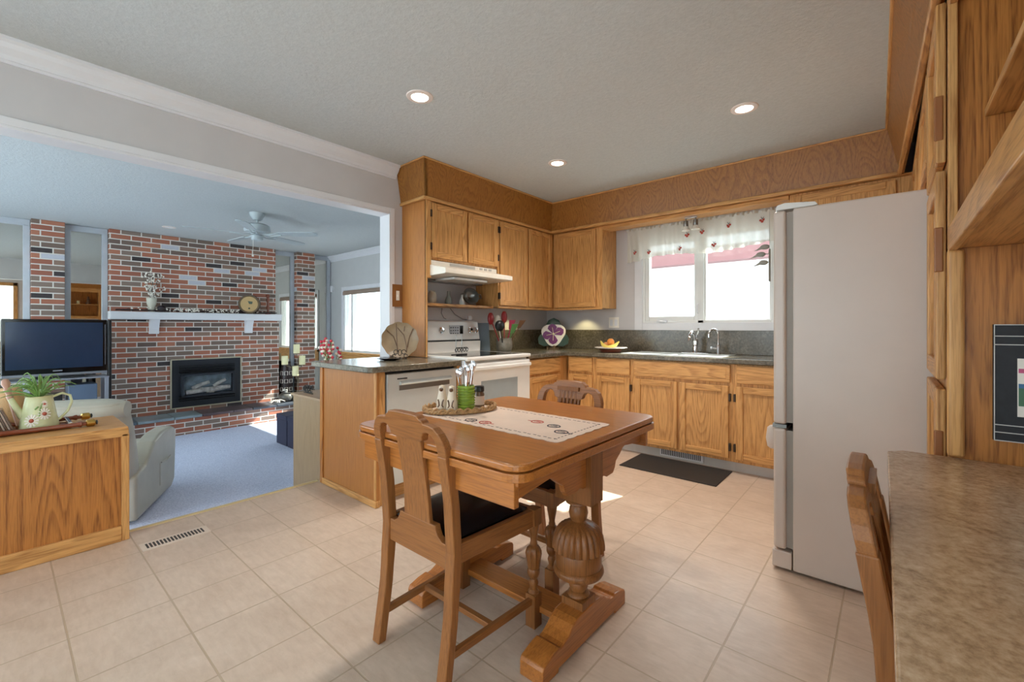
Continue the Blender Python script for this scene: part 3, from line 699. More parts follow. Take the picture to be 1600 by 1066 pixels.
B().box(-0.06, 0.02, FY0 + 0.12, FY0 + 0.2, 1.704, 1.713).obj('top_cap', WHITE, f, bevel=0.003)

# ================================================================== DINING SET
LEAN = [(0, -0.238), (0.2, -0.208), (0.42, -0.192), (0.6, -0.204), (0.74, -0.228), (0.88, -0.256)]
def lean(z):
    for (a, p), (c, q) in zip(LEAN, LEAN[1:]):
        if z <= c: return p + (q - p) * max(0, (z - a)) / (c - a)
    return LEAN[-1][1]
def make_chair(label):
    t = thing('dining_chair', label, 'chair', (0, 0, 0), 'carved oak dining chairs')
    for s in (-1, 1):
        rs = []
        for i in range(15):
            z = 0.742 * i / 14; y = lean(z); w = 0.018 if z > 0.3 else 0.016
            rs.append([(s * 0.178 - 0.021, y - w, z), (s * 0.178 + 0.021, y - w, z), (s * 0.178 + 0.021, y + w, z), (s * 0.178 - 0.021, y + w, z)])
        B().rings(rs).obj('leg', HZ, t, bevel=0.004)
    for s in (-1, 1):
        cx, cy = s * 0.198, 0.2
        b = B().box(cx - 0.022, cx + 0.022, cy - 0.022, cy + 0.022, 0, 0.125).box(cx - 0.022, cx + 0.022, cy - 0.022, cy + 0.022, 0.39, 0.452)
        flute = lambda a, h: 1 + (0.09 * math.cos(a * 10) if 0.245 < h < 0.305 else 0)
        pr = [(0.02, 0.125), (0.022, 0.13), (0.014, 0.14), (0.015, 0.15), (0.019, 0.165), (0.014, 0.18), (0.02, 0.19), (0.024, 0.2), (0.024, 0.215), (0.021, 0.22), (0.025, 0.226), (0.025, 0.25), (0.027, 0.262), (0.029, 0.275), (0.028, 0.288), (0.022, 0.302), (0.013, 0.308), (0.015, 0.315), (0.012, 0.325), (0.015, 0.345), (0.02, 0.37), (0.022, 0.385), (0.022, 0.39)]
        b.lathe(pr, (cx, cy, 0), 30, flute); b.obj('leg', TZ, t, smooth=True)
    o_ = [(.199, .74), (.199, .765), (.192, .79), (.177, .815), (.155, .832), (.125, .838), (.104, .838), (.1, .848), (.088, .852), (.078, .862), (.04, .865)]
    i_ = [(.158, .74), (.157, .768), (.151, .79), (.138, .805), (.118, .811), (.1, .806), (.09, .794), (.086, .778), (.07, .772)]
    poly = o_ + [(-x, z) for x, z in o_[::-1]] + [(-x, z) for x, z in i_] + i_[::-1]
    cr_ = B().prism(poly, 'y', -0.015, 0.015).move(lambda v: (v.x, v.y + lean(v.z), v.z)).obj('crest_rail', HX, t, bevel=0.004)
    b = B()
    for i in range(9):
        pass
    rs = []
    for i in range(9):
        z = 0.465 + 0.315 * i / 8; hw = 0.069 - 0.006 * math.sin(PI * i / 8) + 0.004 * (1 - i / 8); y = lean(z)
        rs.append([(-hw, y - 0.008, z), (hw, y - 0.008, z), (hw, y + 0.008, z), (-hw, y + 0.008, z)])
    sp = B().rings(rs).obj('splat', HZ, t, bevel=0.003)
    b = B()
    for k in range(5):
        x = -0.046 + 0.023 * k; b.tube([(x, lean(z) + 0.009, z) for z in (0.60, 0.64, 0.69, 0.74, 0.79, 0.815)], 0.009, 8)
    b.box(-0.066, 0.066, lean(0.82) + 0.01, lean(0.82) + 0.024, 0.815, 0.835)
    b.obj('fluting', TZ, sp, smooth=True)
    poly = [(-.158, .365), (.158, .365), (.158, .445), (.132, .445), (.112, .457), (.101, .475), (.097, .49), (-.097, .49), (-.101, .475), (-.112, .457), (-.132, .445), (-.158, .445)]
    B().prism(poly, 'y', -0.205, -0.18).obj('seat_rail', HX, t, bevel=0.003)
    for s in (-1, 1):
        B().rings([[(s * 0.178 - 0.012, -0.18, z0) for z0 in ()] or [(s * 0.18 - 0.012, -0.18, 0.385), (s * 0.18 + 0.012, -0.18, 0.385), (s * 0.18 + 0.012, -0.18, 0.45), (s * 0.18 - 0.012, -0.18, 0.45)], [(s * 0.2 - 0.012, 0.185, 0.385), (s * 0.2 + 0.012, 0.185, 0.385), (s * 0.2 + 0.012, 0.185, 0.45), (s * 0.2 - 0.012, 0.185, 0.45)]]).obj('seat_rail', HY, t, bevel=0.003)
    B().box(-0.178, 0.178, 0.188, 0.212, 0.385, 0.45).obj('seat_rail', HX, t, bevel=0.003)
    def top(u, v):
        w_ = 0.158 + 0.026 * v; X_ = (2 * u - 1) * w_; Y_ = -0.178 + 0.368 * v
        return (X_, Y_, 0.45 + 0.042 * (1 - (2 * u - 1) ** 6) * (1 - (2 * v - 1) ** 6))
    b = B().grid(top, 14, 14); b.grid(lambda u, v: (top(u, v)[0], top(u, v)[1], 0.43), 1, 1)
    for e in ():
        pass
    b.obj('seat', LEATHER, t, smooth=True)
    for s in (-1, 1):
        B().rings([[(s * 0.178 - 0.01, lean(0.1), 0.088), (s * 0.178 + 0.01, lean(0.1), 0.088), (s * 0.178 + 0.01, lean(0.1), 0.112), (s * 0.178 - 0.01, lean(0.1), 0.112)], [(s * 0.198 - 0.01, 0.19, 0.088), (s * 0.198 + 0.01, 0.19, 0.088), (s * 0.198 + 0.01, 0.19, 0.112), (s * 0.198 - 0.01, 0.19, 0.112)]]).obj('stretcher', HY, t, bevel=0.002)
    B().box(-0.18, 0.18, -0.03, -0.008, 0.09, 0.11).obj('stretcher', HX, t, bevel=0.002)
    return t
ch = make_chair('oak dining chair with black seat, its plain back toward the camera at the table')
ch2 = copy_tree(ch); ch3 = copy_tree(ch)
ch.location = (-1.245, 1.15, 0)
ch2.location = (-1.29, 1.735, 0); ch2.rotation_euler = (0, 0, R(180))
ch2['label'] = 'oak dining chair at the far side of the table, fluted splat facing camera'
ch3.location = (0.197, 1.21, 0); ch3.rotation_euler = (0, 0, R(-90))
ch3['label'] = 'oak dining chair seen edge on, tucked under the brown desk counter'

tb = thing('dining_table', 'oak draw-leaf dining table with bulbous carved legs', 'table', (-1.19, 1.395, 0))
TX0, TX1, TY0, TY1 = -1.625, -0.762, 0.92, 1.868
B().prism(rrect(TX0 + .004, TX1 - .004, TY0 + .004, TY1 - .004, 0.06), 'z', 0.744, 0.767).obj('tabletop', TX, tb, bevel=0.006, seg=3)
# lipped border round the top
def border(b, x0, x1, y0, y1, wd, z0, z1):
    pass
for k, (a, e) in enumerate(((TX0, -1.1905), (-1.1895, TX1))):
    pl = rrect(TX0, TX1, TY0, TY1, 0.065)
    pl = [(min(max(x, a), e), y) for x, y in pl]
    q = [pl[0]]
    for p in pl[1:]:
        if abs(p[0] - q[-1][0]) + abs(p[1] - q[-1][1]) > 1e-5: q.append(p)
    B().prism(q, 'z', 0.716, 0.741).obj('draw_leaf', TX, tb, bevel=0.005, seg=3)
B().box(TX0 + 0.03, TX1 - 0.03, TY0 + 0.03, TY1 - 0.03, 0.70, 0.745).obj('frame', TX, tb)
for y0, y1 in ((TY0 + 0.025, TY0 + 0.047), (TY1 - 0.047, TY1 - 0.025)):
    B().box(TX0 + 0.045, TX1 - 0.04, y0, y1, 0.635, 0.716).obj('apron', TX, tb, bevel=0.003)
half = [(0, .575), (.06, .575), (.085, .585), (.11, .575), (.16, .578), (.175, .595), (.185, .62), (.205, .632), (.225, .645), (.245, .66), (.26, .665), (.43, .648)]
mid = (TY0 + TY1) / 2 + 0.02
poly = [(mid + a, z) for a, z in half] + [(TY1 - 0.03, .648), (TY1 - 0.03, .716), (TY0 + 0.03, .716), (TY0 + 0.03, .64)] + [(mid - a, z) for a, z in half[::-1][1:-1]]
PX = (-0.885, -1.495)
for x in (TX1 - 0.085, TX0 + 0.062):
    B().prism(poly, 'x', x, x + 0.02).obj('apron', TY, tb, bevel=0.003)
for x in PX:
    gad = lambda a, h: 1 + (0.09 * abs(math.sin(a * 11)) - 0.05 if 0.325 < h < 0.415 else 0)
    b = B().box(x - 0.075, x + 0.078, mid - 0.043, mid + 0.043, 0.51, 0.716)
    b.lathe([(0.04, 0.51), (0.045, 0.505), (0.047, 0.498), (0.028, 0.488), (0.033, 0.478), (0.036, 0.46), (0.032, 0.44), (0.026, 0.43), (0.034, 0.424), (0.05, 0.418), (0.066, 0.41), (0.08, 0.395), (0.09, 0.37), (0.094, 0.345), (0.094, 0.328), (0.084, 0.322), (0.086, 0.318), (0.086, 0.268), (0.084, 0.264), (0.092, 0.258), (0.094, 0.248), (0.088, 0.236), (0.06, 0.226), (0.034, 0.221), (0.028, 0.214), (0.033, 0.205), (0.036, 0.192), (0.032, 0.178), (0.028, 0.172), (0.038, 0.166), (0.042, 0.158), (0.038, 0.15)], (x, mid, 0), 88, gad)
    b.box(x - 0.045, x + 0.045, mid - 0.045, mid + 0.045, 0.10, 0.152)
    b.obj('pedestal', TZ, tb, smooth=True)
    hf = [(0.05, .125), (.085, .122), (.11, .112), (.135, .092), (.165, .078), (.185, .075), (.195, .082), (.235, .076), (.28, .062), (.287, .05), (.287, .0)]
    poly2 = [(mid + a, z) for a, z in hf] + [(mid + .20, 0), (mid + .195, .012), (mid - .195, .012), (mid - .20, 0)] + [(mid - a, z) for a, z in hf[::-1]]
    B().prism(poly2, 'x', x - 0.048, x + 0.048).obj('foot', TY, tb, bevel=0.004)
B().box(PX[1] + 0.046, PX[0] - 0.046, mid - 0.055, mid + 0.055, 0.05, 0.075).obj('stretcher', TX, tb, bevel=0.003)

# --- runner
def runner():
    x0, x1, y0, y1 = -1.545, -0.835, 1.205, 1.56
    b = B(); n = 46
    pts = []
    def edge(ax, ay, bx, by, k):
        for i in range(k * 6):
            t_ = i / (k * 6); nx, ny = (by - ay), -(bx - ax); L = math.hypot(nx, ny)
            d_ = 0.006 * abs(math.sin(PI * t_ * k))
            pts.append((ax + (bx - ax) * t_ + nx / L * d_, ay + (by - ay) * t_ + ny / L * d_))
    edge(x0, y0, x1, y0, 12); edge(x1, y0, x1, y1, 6); edge(x1, y1, x0, y1, 12); edge(x0, y1, x0, y0, 6)
    b.prism(pts, 'z', 0.7675, 0.7692)
    z = 0.7692; b.mi = 1
    def dash(x, y, dx, dy): b.box(x - dx, x + dx, y - dy, y + dy, z, z + 0.0004, 1)
    for i in range(30):
        x = x0 + 0.03 + i * (x1 - x0 - 0.06) / 29
        dash(x, y0 + 0.028 + 0.004 * (i % 2), 0.007, 0.002); dash(x, y1 - 0.028 - 0.004 * (i % 2), 0.007, 0.002)
    for i in range(15):
        y = y0 + 0.03 + i * (y1 - y0 - 0.06) / 14; dash(x1 - 0.03, y, 0.002, 0.005); dash(x0 + 0.03, y, 0.002, 0.005)
    def ring(cx, cy, r, mi, hdl):
        b.mi = mi
        pp = [(cx + r * math.cos(2 * PI * k / 20), cy + r * 0.8 * math.sin(2 * PI * k / 20), z) for k in range(20)]
        b.tube(pp, 0.0022, 6, closed=True)
        b.box(cx - r * 0.6, cx + r * 0.6, cy - 0.003, cy + 0.003, z, z + 0.0005, mi); b.box(cx - r * 0.4, cx + r * 0.4, cy + 0.009, cy + 0.013, z, z + 0.0005, mi)
        if hdl: b.box(cx + hdl * r, cx + hdl * r * 1.8, cy - 0.003, cy + 0.003, z, z + 0.0005, mi)
    for cx, cy, mi, hd in ((-0.905, 1.33, 1, 1), (-0.98, 1.39, 1, 0), (-1.075, 1.41, 2, -1), (-1.225, 1.265, 2, 1), (-1.3, 1.26, 1, 0)): ring(cx, cy, 0.026, mi, hd)
    return tag(b.obj('table_runner', [CREAMC, DARKT, REDT], loc=(-1.19, 1.38, 0.7675)), 'cream embroidered table runner with scalloped edge on the dining table', 'table runner')
runner()

# --- tray and what stands in it
tc_ = Vector((-1.492, 1.378, 0.770)); ang = R(64); A_, B_ = 0.168, 0.112
def el(t_, k=1.0, dz=0.0):
    x, y = A_ * k * math.cos(t_), B_ * k * math.sin(t_)
    return (tc_.x + x * math.cos(ang) - y * math.sin(ang), tc_.y + x * math.sin(ang) + y * math.cos(ang), tc_.z + dz)
ty = thing('wicker_tray', 'oval woven wicker tray at the left end of the table runner', 'tray', tuple(tc_))
B().rings([[el(2 * PI * i / 40, 0.95, 0.0) for i in range(40)], [el(2 * PI * i / 40, 0.95, 0.006) for i in range(40)]]).obj('base', WICKER, ty)
b = B()
for ph, dz in ((0, .010), (PI, .010), (PI / 2, .02)):
    b.tube([el(2 * PI * i / 120, 0.985 + 0.02 * math.cos(2 * PI * i / 120 * 28 + ph), dz + 0.005 * math.sin(2 * PI * i / 120 * 28 + ph)) for i in range(120)], 0.0055, 6, closed=True)
b.obj('rim', WICKER, ty, smooth=True)
B().rings([[el(2 * PI * i / 40, 0.82, 0.006) for i in range(40)], [el(2 * PI * i / 40, 0.82, 0.008) for i in range(40)]]).obj('liner', CREAMC, ty)
TZ0 = tc_.z + 0.0082
for (x, y), lb in (((-1.50, 1.277), 'cream ceramic shaker with brown swirls at the left end of the wicker tray'), ((-1.452, 1.292), 'cream ceramic shaker beside the green ribbed jar')):
    t = thing('shaker', lb, 'shaker', (x, y, TZ0), 'ceramic shakers in the wicker tray')
    B().lathe([(0.025, 0), (0.027, 0.004), (0.023, 0.05), (0.016, 0.085), (0.015, 0.1), (0.013, 0.112), (0.004, 0.116)], (x, y, TZ0), 24).obj('body', CERAM, t, smooth=True)
    for s in (-1, 1):
        b = B(); b.tube([(x + 0.0245 * math.cos(-1.0 + s * a_), y + 0.0245 * math.sin(-1.0 + s * a_) , TZ0 + h) for a_, h in ((0.5, .022), (0.25, .03), (0.35, .045), (0.55, .055))], 0.003, 6); b.obj('swirl', BROWNC, t, smooth=True)
    B().ball((x + 0.008, y - 0.012, TZ0 + 0.098), 0.009).obj('knot', BROWNC, t, smooth=True)
jx, jy = -1.437, 1.362
t = thing('utensil_jar', 'green ribbed ceramic jar full of cutlery on the wicker tray', 'jar', (jx, jy, TZ0))
pr = [(0.036, 0.0)]
for i in range(9): pr += [(0.0362, 0.004 + i * 0.0118), (0.0405, 0.008 + i * 0.0118), (0.0405, 0.011 + i * 0.0118), (0.0362, 0.0145 + i * 0.0118)]
pr += [(0.035, 0.112), (0.033, 0.11), (0.033, 0.02), (0.0, 0.02)]
B().lathe(pr, (jx, jy, TZ0), 36).obj('body', GREENC, t, smooth=True)
random.seed(3)
for k in range(10):
    a_ = k * 2.4; r0 = 0.012; r1 = 0.026 + 0.02 * random.random(); h = TZ0 + 0.15 + 0.045 * random.random()
    p0 = Vector((jx + r0 * math.cos(a_), jy + r0 * math.sin(a_), TZ0 + 0.022)); p1 = Vector((jx + r1 * math.cos(a_), jy + r1 * math.sin(a_), h))
    isf = k % 3 == 0
    c = thing('spoon' if not isf else 'fork', 'steel %s among the cutlery standing in the green jar' % ('spoon' if not isf else 'fork'), 'cutlery', tuple(p0), 'forks in the green jar' if isf else 'spoons in the green jar')
    b = B().tube([p0, p0.lerp(p1, .5), p1], [0.003, 0.0025, 0.003], 6)
    if isf:
        for q in (-1, 0, 1): b.tube([p1, p1 + Vector((0.006 * q, 0.004 * q, 0.01)), p1 + Vector((0.006 * q, 0.004 * q, 0.034))], 0.0016, 5)
    else: b.ball(p1 + Vector((0, 0, 0.014)), 0.015, 0.8, 0.5, 1.25)
    b.obj('handle', CHROME, c, smooth=True)
x, y = -1.455, 1.463
t = thing('spice_jar', 'glass spice jar with black lid and paper label on the wicker tray', 'jar', (x, y, TZ0))
B().lathe([(0.023, 0), (0.0235, 0.005), (0.0235, 0.06), (0.02, 0.068), (0.019, 0.072)], (x, y, TZ0), 28).obj('body', mk('spice', (110, 84, 62), 0.25), t, smooth=True)
B().lathe([(0.0242, 0.012), (0.0242, 0.052)], (x, y, TZ0), 28).obj('label', CREAMC, t, smooth=True)
B().lathe([(0.0225, 0.072), (0.0235, 0.075), (0.0235, 0.094), (0.021, 0.097)], (x, y, TZ0), 28).obj('lid', BLACK, t, smooth=True)
x, y = -1.512, 1.452
t = thing('spice_jar', 'dark spice bottle with black cap behind the paper-labelled jar', 'jar', (x, y, TZ0))
B().lathe([(0.02, 0), (0.021, 0.004), (0.021, 0.07), (0.015, 0.08)], (x, y, TZ0), 24).obj('body', BLACK, t, smooth=True)
B().lathe([(0.016, 0.08), (0.017, 0.083), (0.017, 0.106), (0.014, 0.11)], (x, y, TZ0), 24).obj('lid', BLACK, t, smooth=True)

# ================================================================== FLOOR THINGS
tag(B().box(-1.71, -0.95, 3.36, 3.79, 0.0005, 0.008).obj('floor_mat', MATR, loc=(-1.33, 3.55, 0.0005), bevel=0.003), 'dark brown rubber mat on the floor before the sink cabinet', 'mat')
v = thing('floor_vent', 'cream slotted metal floor register near the carpet edge', 'vent', (-2.95, 0.63, 0))
b = B(); b.box(-3.005, -2.895, 0.485, 0.785, 0.0005, 0.004); b.obj('frame', mk('register_cream', (216, 200, 184), 0.4), v, bevel=0.0015)
b = B()
for i in range(17): b.box(-2.982, -2.918, 0.507 + i * 0.0152, 0.516 + i * 0.0152, 0.0035, 0.0046)
b.obj('slot', mk('register_slot', (52, 44, 38), 0.6), v)

# ================================================================== COUNTER THINGS
CT = 0.9002
# sink
sk = thing('kitchen_sink', 'double stainless steel kitchen sink set in the worktop below the window', 'sink', (-1.5, 4.05, CT))
b = B(); x0, x1, y0, y1 = -1.92, -1.04, 3.80, 4.26
b.box(x0, x1, y0, y0 + 0.03, CT, CT + 0.005).box(x0, x1, y1 - 0.09, y1, CT, CT + 0.005).box(x0, x0 + 0.03, y0 + .03, y1 - .09, CT, CT + 0.005).box(x1 - 0.03, x1, y0 + .03, y1 - .09, CT, CT + 0.005).box(-1.50, -1.46, y0 + .03, y1 - .09, CT, CT + 0.005)
b.obj('rim', STEEL, sk, bevel=0.002)
for a, e in ((x0 + 0.03, -1.50), (-1.46, x1 - 0.03)): B().box(a, e, y0 + .03, y1 - .09, CT + 0.0005, CT + 0.001).obj('basin', STEEL, sk)
def faucet(x, label, cat, h, rr, body):
    t = thing('faucet', label, cat, (x, 4.21, CT + 0.005))
    z = CT + 0.005
    if body:
        B().box(x - 0.12, x + 0.12, 4.185, 4.19, z, z + 0.008).obj('deck_plate', CHROME, t, bevel=0.004)
        B().lathe([(0.026, 0.008), (0.022, 0.02), (0.021, 0.10), (0.024, 0.11), (0.024, 0.135), (0.0, 0.15)], (x, 4.21, z), 20).obj('body', CHROME, t, smooth=True)
        B().tube([(x, 4.21, z + 0.1), (x, 4.17, z + 0.175), (x, 4.11, z + 0.2), (x, 4.06, z + 0.17), (x, 4.05, z + 0.12)], 0.013, 10).obj('spout', CHROME, t, smooth=True)
        B().tube([(x, 4.21, z + 0.14), (x + 0.03, 4.2, z + 0.2), (x + 0.035, 4.19, z + 0.235)], 0.007, 8).obj('lever', CHROME, t, smooth=True)
    else:
        B().lathe([(0.02, 0), (0.017, 0.01), (0.016, 0.07), (0.011, 0.085)], (x, 4.21, z), 18).obj('body', CHROME, t, smooth=True)
        B().tube([(x, 4.21, z + 0.08), (x, 4.21, z + 0.18)] + [(x - 0.03 * (1 - math.cos(a_)) , 4.21 - 0.035 * (1 - math.cos(a_)), z + 0.18 + 0.045 * math.sin(a_)) for a_ in (0.5, 1.0, 1.57, 2.1, 2.7, 3.14)] + [(x - 0.06, 4.14, z + 0.15)], 0.0085, 10).obj('spout', CHROME, t, smooth=True)
        B().tube([(x, 4.21, z + 0.05), (x - 0.045, 4.2, z + 0.055)], 0.008, 8).ball((x - 0.055, 4.198, z + 0.055), 0.014).obj('lever', CHROME, t, smooth=True)
faucet(-1.372, 'chrome main faucet with thick body at the middle of the sink', 'faucet', .2, .01, True)
faucet(-1.172, 'slim chrome gooseneck faucet at the right end of the sink', 'faucet', .2, .01, False)
# outlet on the window wall, switch by the opening
t = thing('outlet_plate', 'white outlet and switch plate on the wall left of the kitchen window', 'outlet', (-2.278, YW, 1.19))
B().box(-2.338, -2.218, YW - 0.007, YW - 0.0005, 1.138, 1.255).obj('plate', BONE, t, bevel=0.003)
for x in (-2.307, -2.252): B().box(x - 0.017, x + 0.017, YW - 0.0095, YW - 0.006, 1.163, 1.23).obj('insert', TRIMW, t, bevel=0.002)
t = thing('light_switch', 'white light switch on a square wooden plate beside the opening', 'switch', (XW, 2.205, 1.41))
B().box(XW + 0.0005, XW + 0.014, 2.155, 2.256, 1.32, 1.51).obj('plate', mk('switch_plate_wood', (140, 92, 50), 0.4), t, bevel=0.003)
B().box(XW + 0.014, XW + 0.018, 2.192, 2.224, 1.375, 1.455).obj('rocker', BONE, t, bevel=0.002)
B().box(XW + 0.018, XW + 0.024, 2.203, 2.213, 1.405, 1.425).obj('toggle', BONE, t)
# decorative plate on wire easel on the peninsula
pl_c = Vector((-2.965, 2.09, 1.045)); nrm = Vector((0.80, -0.60, 0.16)).normalized(); ux = Vector((0.60, 0.80, 0)).normalized(); uz = ux.cross(nrm) * -1
if uz.z < 0: uz = -uz
def pp(u, v, wd): return pl_c + ux * u + uz * v + nrm * wd
t = thing('decorative_plate', 'large tan leaf-patterned plate standing on peninsula end of the worktop', 'plate', (pl_c.x, pl_c.y, CT))
rs = []
for k, (r_, wd) in enumerate(((0.001, 0.0), (0.09, 0.0), (0.125, 0.012), (0.142, 0.02), (0.142, 0.014), (0.12, 0.002), (0.08, -0.008), (0.001, -0.008))):
    rs.append([pp(r_ * (1 + 0.02 * (math.cos(11 * a_) if r_ > .1 else 0)) * math.cos(a_), r_ * (1 + 0.02 * (math.cos(11 * a_) if r_ > .1 else 0)) * math.sin(a_), wd) for a_ in [2 * PI * i / 88 for i in range(88)]])
B().rings(rs).obj('dish', mk('tan_plate', (142, 120, 92), 0.35, var=0.15, vscale=14), t, smooth=True)
b = B()
for pts_ in ([(-.105, .08), (-.05, .03), (-.02, -.06), (-.015, -.10)], [(-.03, .13), (-.025, 0), (-.02, -.1)], [(-.02, .10), (.03, .04), (.05, -.05), (.05, -.10)], [(.10, .09), (.07, .02), (.055, -.06)], [(.035, .11), (.03, .07)]):
    b.tube([pp(u, v, 0.004 + 0.012 * max(0, (math.hypot(u, v) - .09) / .04)) for u, v in pts_], 0.003, 6)
b.obj('painted_stem', BROWNC, t, smooth=True)
t = thing('plate_easel', 'black scrolled wire easel holding the tan leaf plate', 'easel', (pl_c.x, pl_c.y, CT))
b = B(); zb = CT + 0.004
def fl(u, v, wd):
    p = pp(u, 0, 0); n2 = Vector((0.8, -0.6, 0)); return Vector((p.x, p.y, zb)) + n2 * wd + Vector((0, 0, v))
for s in (-1, 1):
    b.tube([fl(s * 0.045, 0, 0.06), fl(s * 0.05, 0.0, -0.03), fl(s * 0.05, 0.09, -0.05)], 0.003, 6)
    for cu, cv, r_ in ((0.03, 0.05, 0.017), (0.045, 0.018, 0.014)):
        b.tube([fl(s * cu + r_ * math.cos(a_), cv + r_ * math.sin(a_), 0.06) for a_ in [i * 0.7 for i in range(9)]], 0.003, 6)
b.tube([fl(0.013 * math.cos(a_), 0.045 + 0.024 * math.sin(a_), 0.06) for a_ in [i * 0.63 for i in range(10)]], 0.0025, 6, closed=True)
b.tube([fl(-0.05, 0.0, 0.06), fl(0.05, 0.0, 0.06)], 0.003, 6)
b.obj('wire', IRON, t, smooth=True)
tag(B().lathe([(0.04, 0), (0.06, 0.004), (0.095, 0.013), (0.1, 0.016), (0.095, 0.018), (0.05, 0.01), (0, 0.008)], (-2.86, 1.925, CT), 32).obj('shallow_dish', BLACKG, loc=(-2.86, 1.925, CT), smooth=True), 'shallow black dish on the peninsula worktop before the leaf plate', 'dish')
# napkin/spoon caddy on the cooktop
t = thing('trivet_caddy', 'black scrolled wire caddy with tall handle on the white range top', 'caddy', (-2.72, 2.50, 0.9185))
b = B(); z = 0.9215
for dx in (-0.03, 0.03): b.tube([(-2.72 + dx, 2.44, z), (-2.72 + dx, 2.56, z)], 0.003, 6)
for yy in (2.44, 2.47, 2.5, 2.53, 2.56):
    b.tube([(-2.69 + 0.002 * math.sin(i), yy + 0.012 * math.cos(i * 1.0), z + 0.04 + 0.016 * math.sin(i * 1.0)) for i in range(7)], 0.0035, 6)
b.tube([(-2.69, 2.44, z + 0.004), (-2.69, 2.56, z + 0.004)], 0.0035, 6); b.tube([(-2.69, 2.44, z + 0.058), (-2.69, 2.56, z + 0.058)], 0.0035, 6)
b.obj('scroll_rack', IRON, t, smooth=True)
B().tube([(-2.705, 2.45, z + 0.01), (-2.705, 2.45, z + 0.165), (-2.705, 2.515, z + 0.165), (-2.705, 2.515, z + 0.01)], 0.003, 6).obj('handle', STEELD, t, smooth=True)
# crock of utensils
cx, cy = -2.93, 3.30
t = thing('utensil_crock', 'grey-brown stoneware crock of kitchen utensils right of the range', 'crock', (cx, cy, CT))
B().lathe([(0.06, 0), (0.072, 0.012), (0.08, 0.05), (0.08, 0.10), (0.074, 0.125), (0.078, 0.14), (0.072, 0.14), (0.068, 0.12), (0.07, 0.03), (0, 0.025)], (cx, cy, CT), 36).obj('body', STONEW, t, smooth=True)
def utensil(name, label, lean_, hgt, head, mat, hmat=None, gr=None):
    p0 = Vector((cx + lean_[0] * 0.25, cy + lean_[1] * 0.25, CT + 0.028)); p1 = Vector((cx + lean_[0] * 1.15, cy + lean_[1] * 1.25, CT + hgt + 0.045))
    t = thing(name, label, 'utensil', tuple(p0), gr)
    B().tube([p0, p1], 0.006, 8).obj('handle', hmat or mat, t, smooth=True)
    d_ = (p1 - p0).normalized(); q = p1 + d_ * 0.03
    b = B()
    if head == 'round': b.ball(q, 0.055, 0.75, 1.0, 1.0)
    elif head == 'spoon': b.ball(q + d_ * 0.015, 0.062, 0.4, 0.62, 1.0)
    else:
        sd = Vector((0.45, 0.89, 0))
        b.rings([[p1 + sd * 0.018 - d_ * .01, p1 - sd * 0.018 - d_ * .01, p1 - sd * 0.018 - d_ * .01 + Vector((.006, -.003, 0)), p1 + sd * 0.018 - d_ * .01 + Vector((.006, -.003, 0))], [p1 + sd * 0.036 + d_ * .09, p1 - sd * 0.036 + d_ * .09, p1 - sd * 0.036 + d_ * .09 + Vector((.005, -.003, 0)), p1 + sd * 0.036 + d_ * .09 + Vector((.005, -.003, 0))]])
    b.obj('head', mat, t, smooth=(head != 'flat'), bevel=0.004 if head == 'flat' else 0)
utensil('ladle', 'black round ladle leaning left in the stoneware crock', (0.065, -0.115), 0.19, 'round', BLACK)
utensil('kitchen_spoon', 'red spoon leaning far left in the stoneware crock', (-0.01, -0.13), 0.245, 'spoon', RED)
utensil('kitchen_spoon', 'tall dark red spoon standing upright in the stoneware crock', (-0.02, 0.02), 0.26, 'spoon', RED)
utensil('spatula', 'brown spatula leaning right in the stoneware crock', (0.03, 0.15), 0.20, 'flat', BROWNC)
utensil('serving_spoon', 'white spoon standing between the black ladle and tall red spoon', (-0.035, -0.035), 0.22, 'spoon', BONE)
utensil('spatula', 'green spatula low in the middle of the stoneware crock', (0.07, 0.02), 0.15, 'flat', mk('green_silicone', (86, 130, 70), 0.5))
utensil('spatula', 'crimson printed spatula standing right of middle in the crock', (0.0, 0.075), 0.19, 'flat', mk('crimson', (150, 40, 70), 0.4))
tag(B().prism([(-3.135, CT + 0.001), (-3.12, CT + 0.001), (-3.142, 1.19), (-3.155, 1.19)], 'y', 3.10, 3.30).obj('cutting_board', mk('blue_grey_board', (112, 128, 142), 0.4), loc=(-3.13, 3.2, CT), bevel=0.004), 'blue-grey cutting board leaning behind the utensil crock', 'cutting board')
# trillium plaque
px_, py_ = -2.91, 4.12
PS = 1.42
t = thing('flower_plaque', 'triangular plaque with purple flower and green leaves in the worktop corner', 'plaque', (px_, py_, CT))
fu = Vector((0.84, 0.54, 0)).normalized(); fn = Vector((0.54, -0.84, 0.25)).normalized(); fv = Vector((-0.12, 0.2, 0.97)).normalized()
def fp(u, v, wd=0): return Vector((px_, py_, CT + 0.165)) + fu * u * PS * 0.95 + fv * v * PS * 0.9 + fn * wd
def petal(b, a0, L, wd, d0, th=0.006):
    c_, s_ = math.cos(a0), math.sin(a0)
    pr_ = [(0, 0), (.3, .55), (.6, 1), (.85, .7), (1, 0), (.85, -.7), (.6, -1), (.3, -.55)]
    P = [(L * x * c_ - wd * y * s_, L * x * s_ + wd * y * c_) for x, y in pr_]
    b.rings([[fp(u, v, d0) for u, v in P], [fp(u, v, d0 + th) for u, v in P]])
b = B()
for a0 in (90, 215, 325): petal(b, R(a0), 0.15, 0.062, 0.0, 0.012)
b.obj('leaf', DKGREEN, t)
b = B()
pts_ = [(0.098 * (1 + 0.12 * math.cos(3 * a_ - PI / 2 * 1)) * math.cos(a_), 0.098 * (1 + 0.12 * math.cos(3 * a_ - PI / 2)) * math.sin(a_)) for a_ in [2 * PI * i / 36 for i in range(36)]]
b.rings([[fp(u, v, 0.008) for u, v in pts_], [fp(u, v, 0.017) for u, v in pts_]])
b.obj('ground', BONE, t)
b = B()
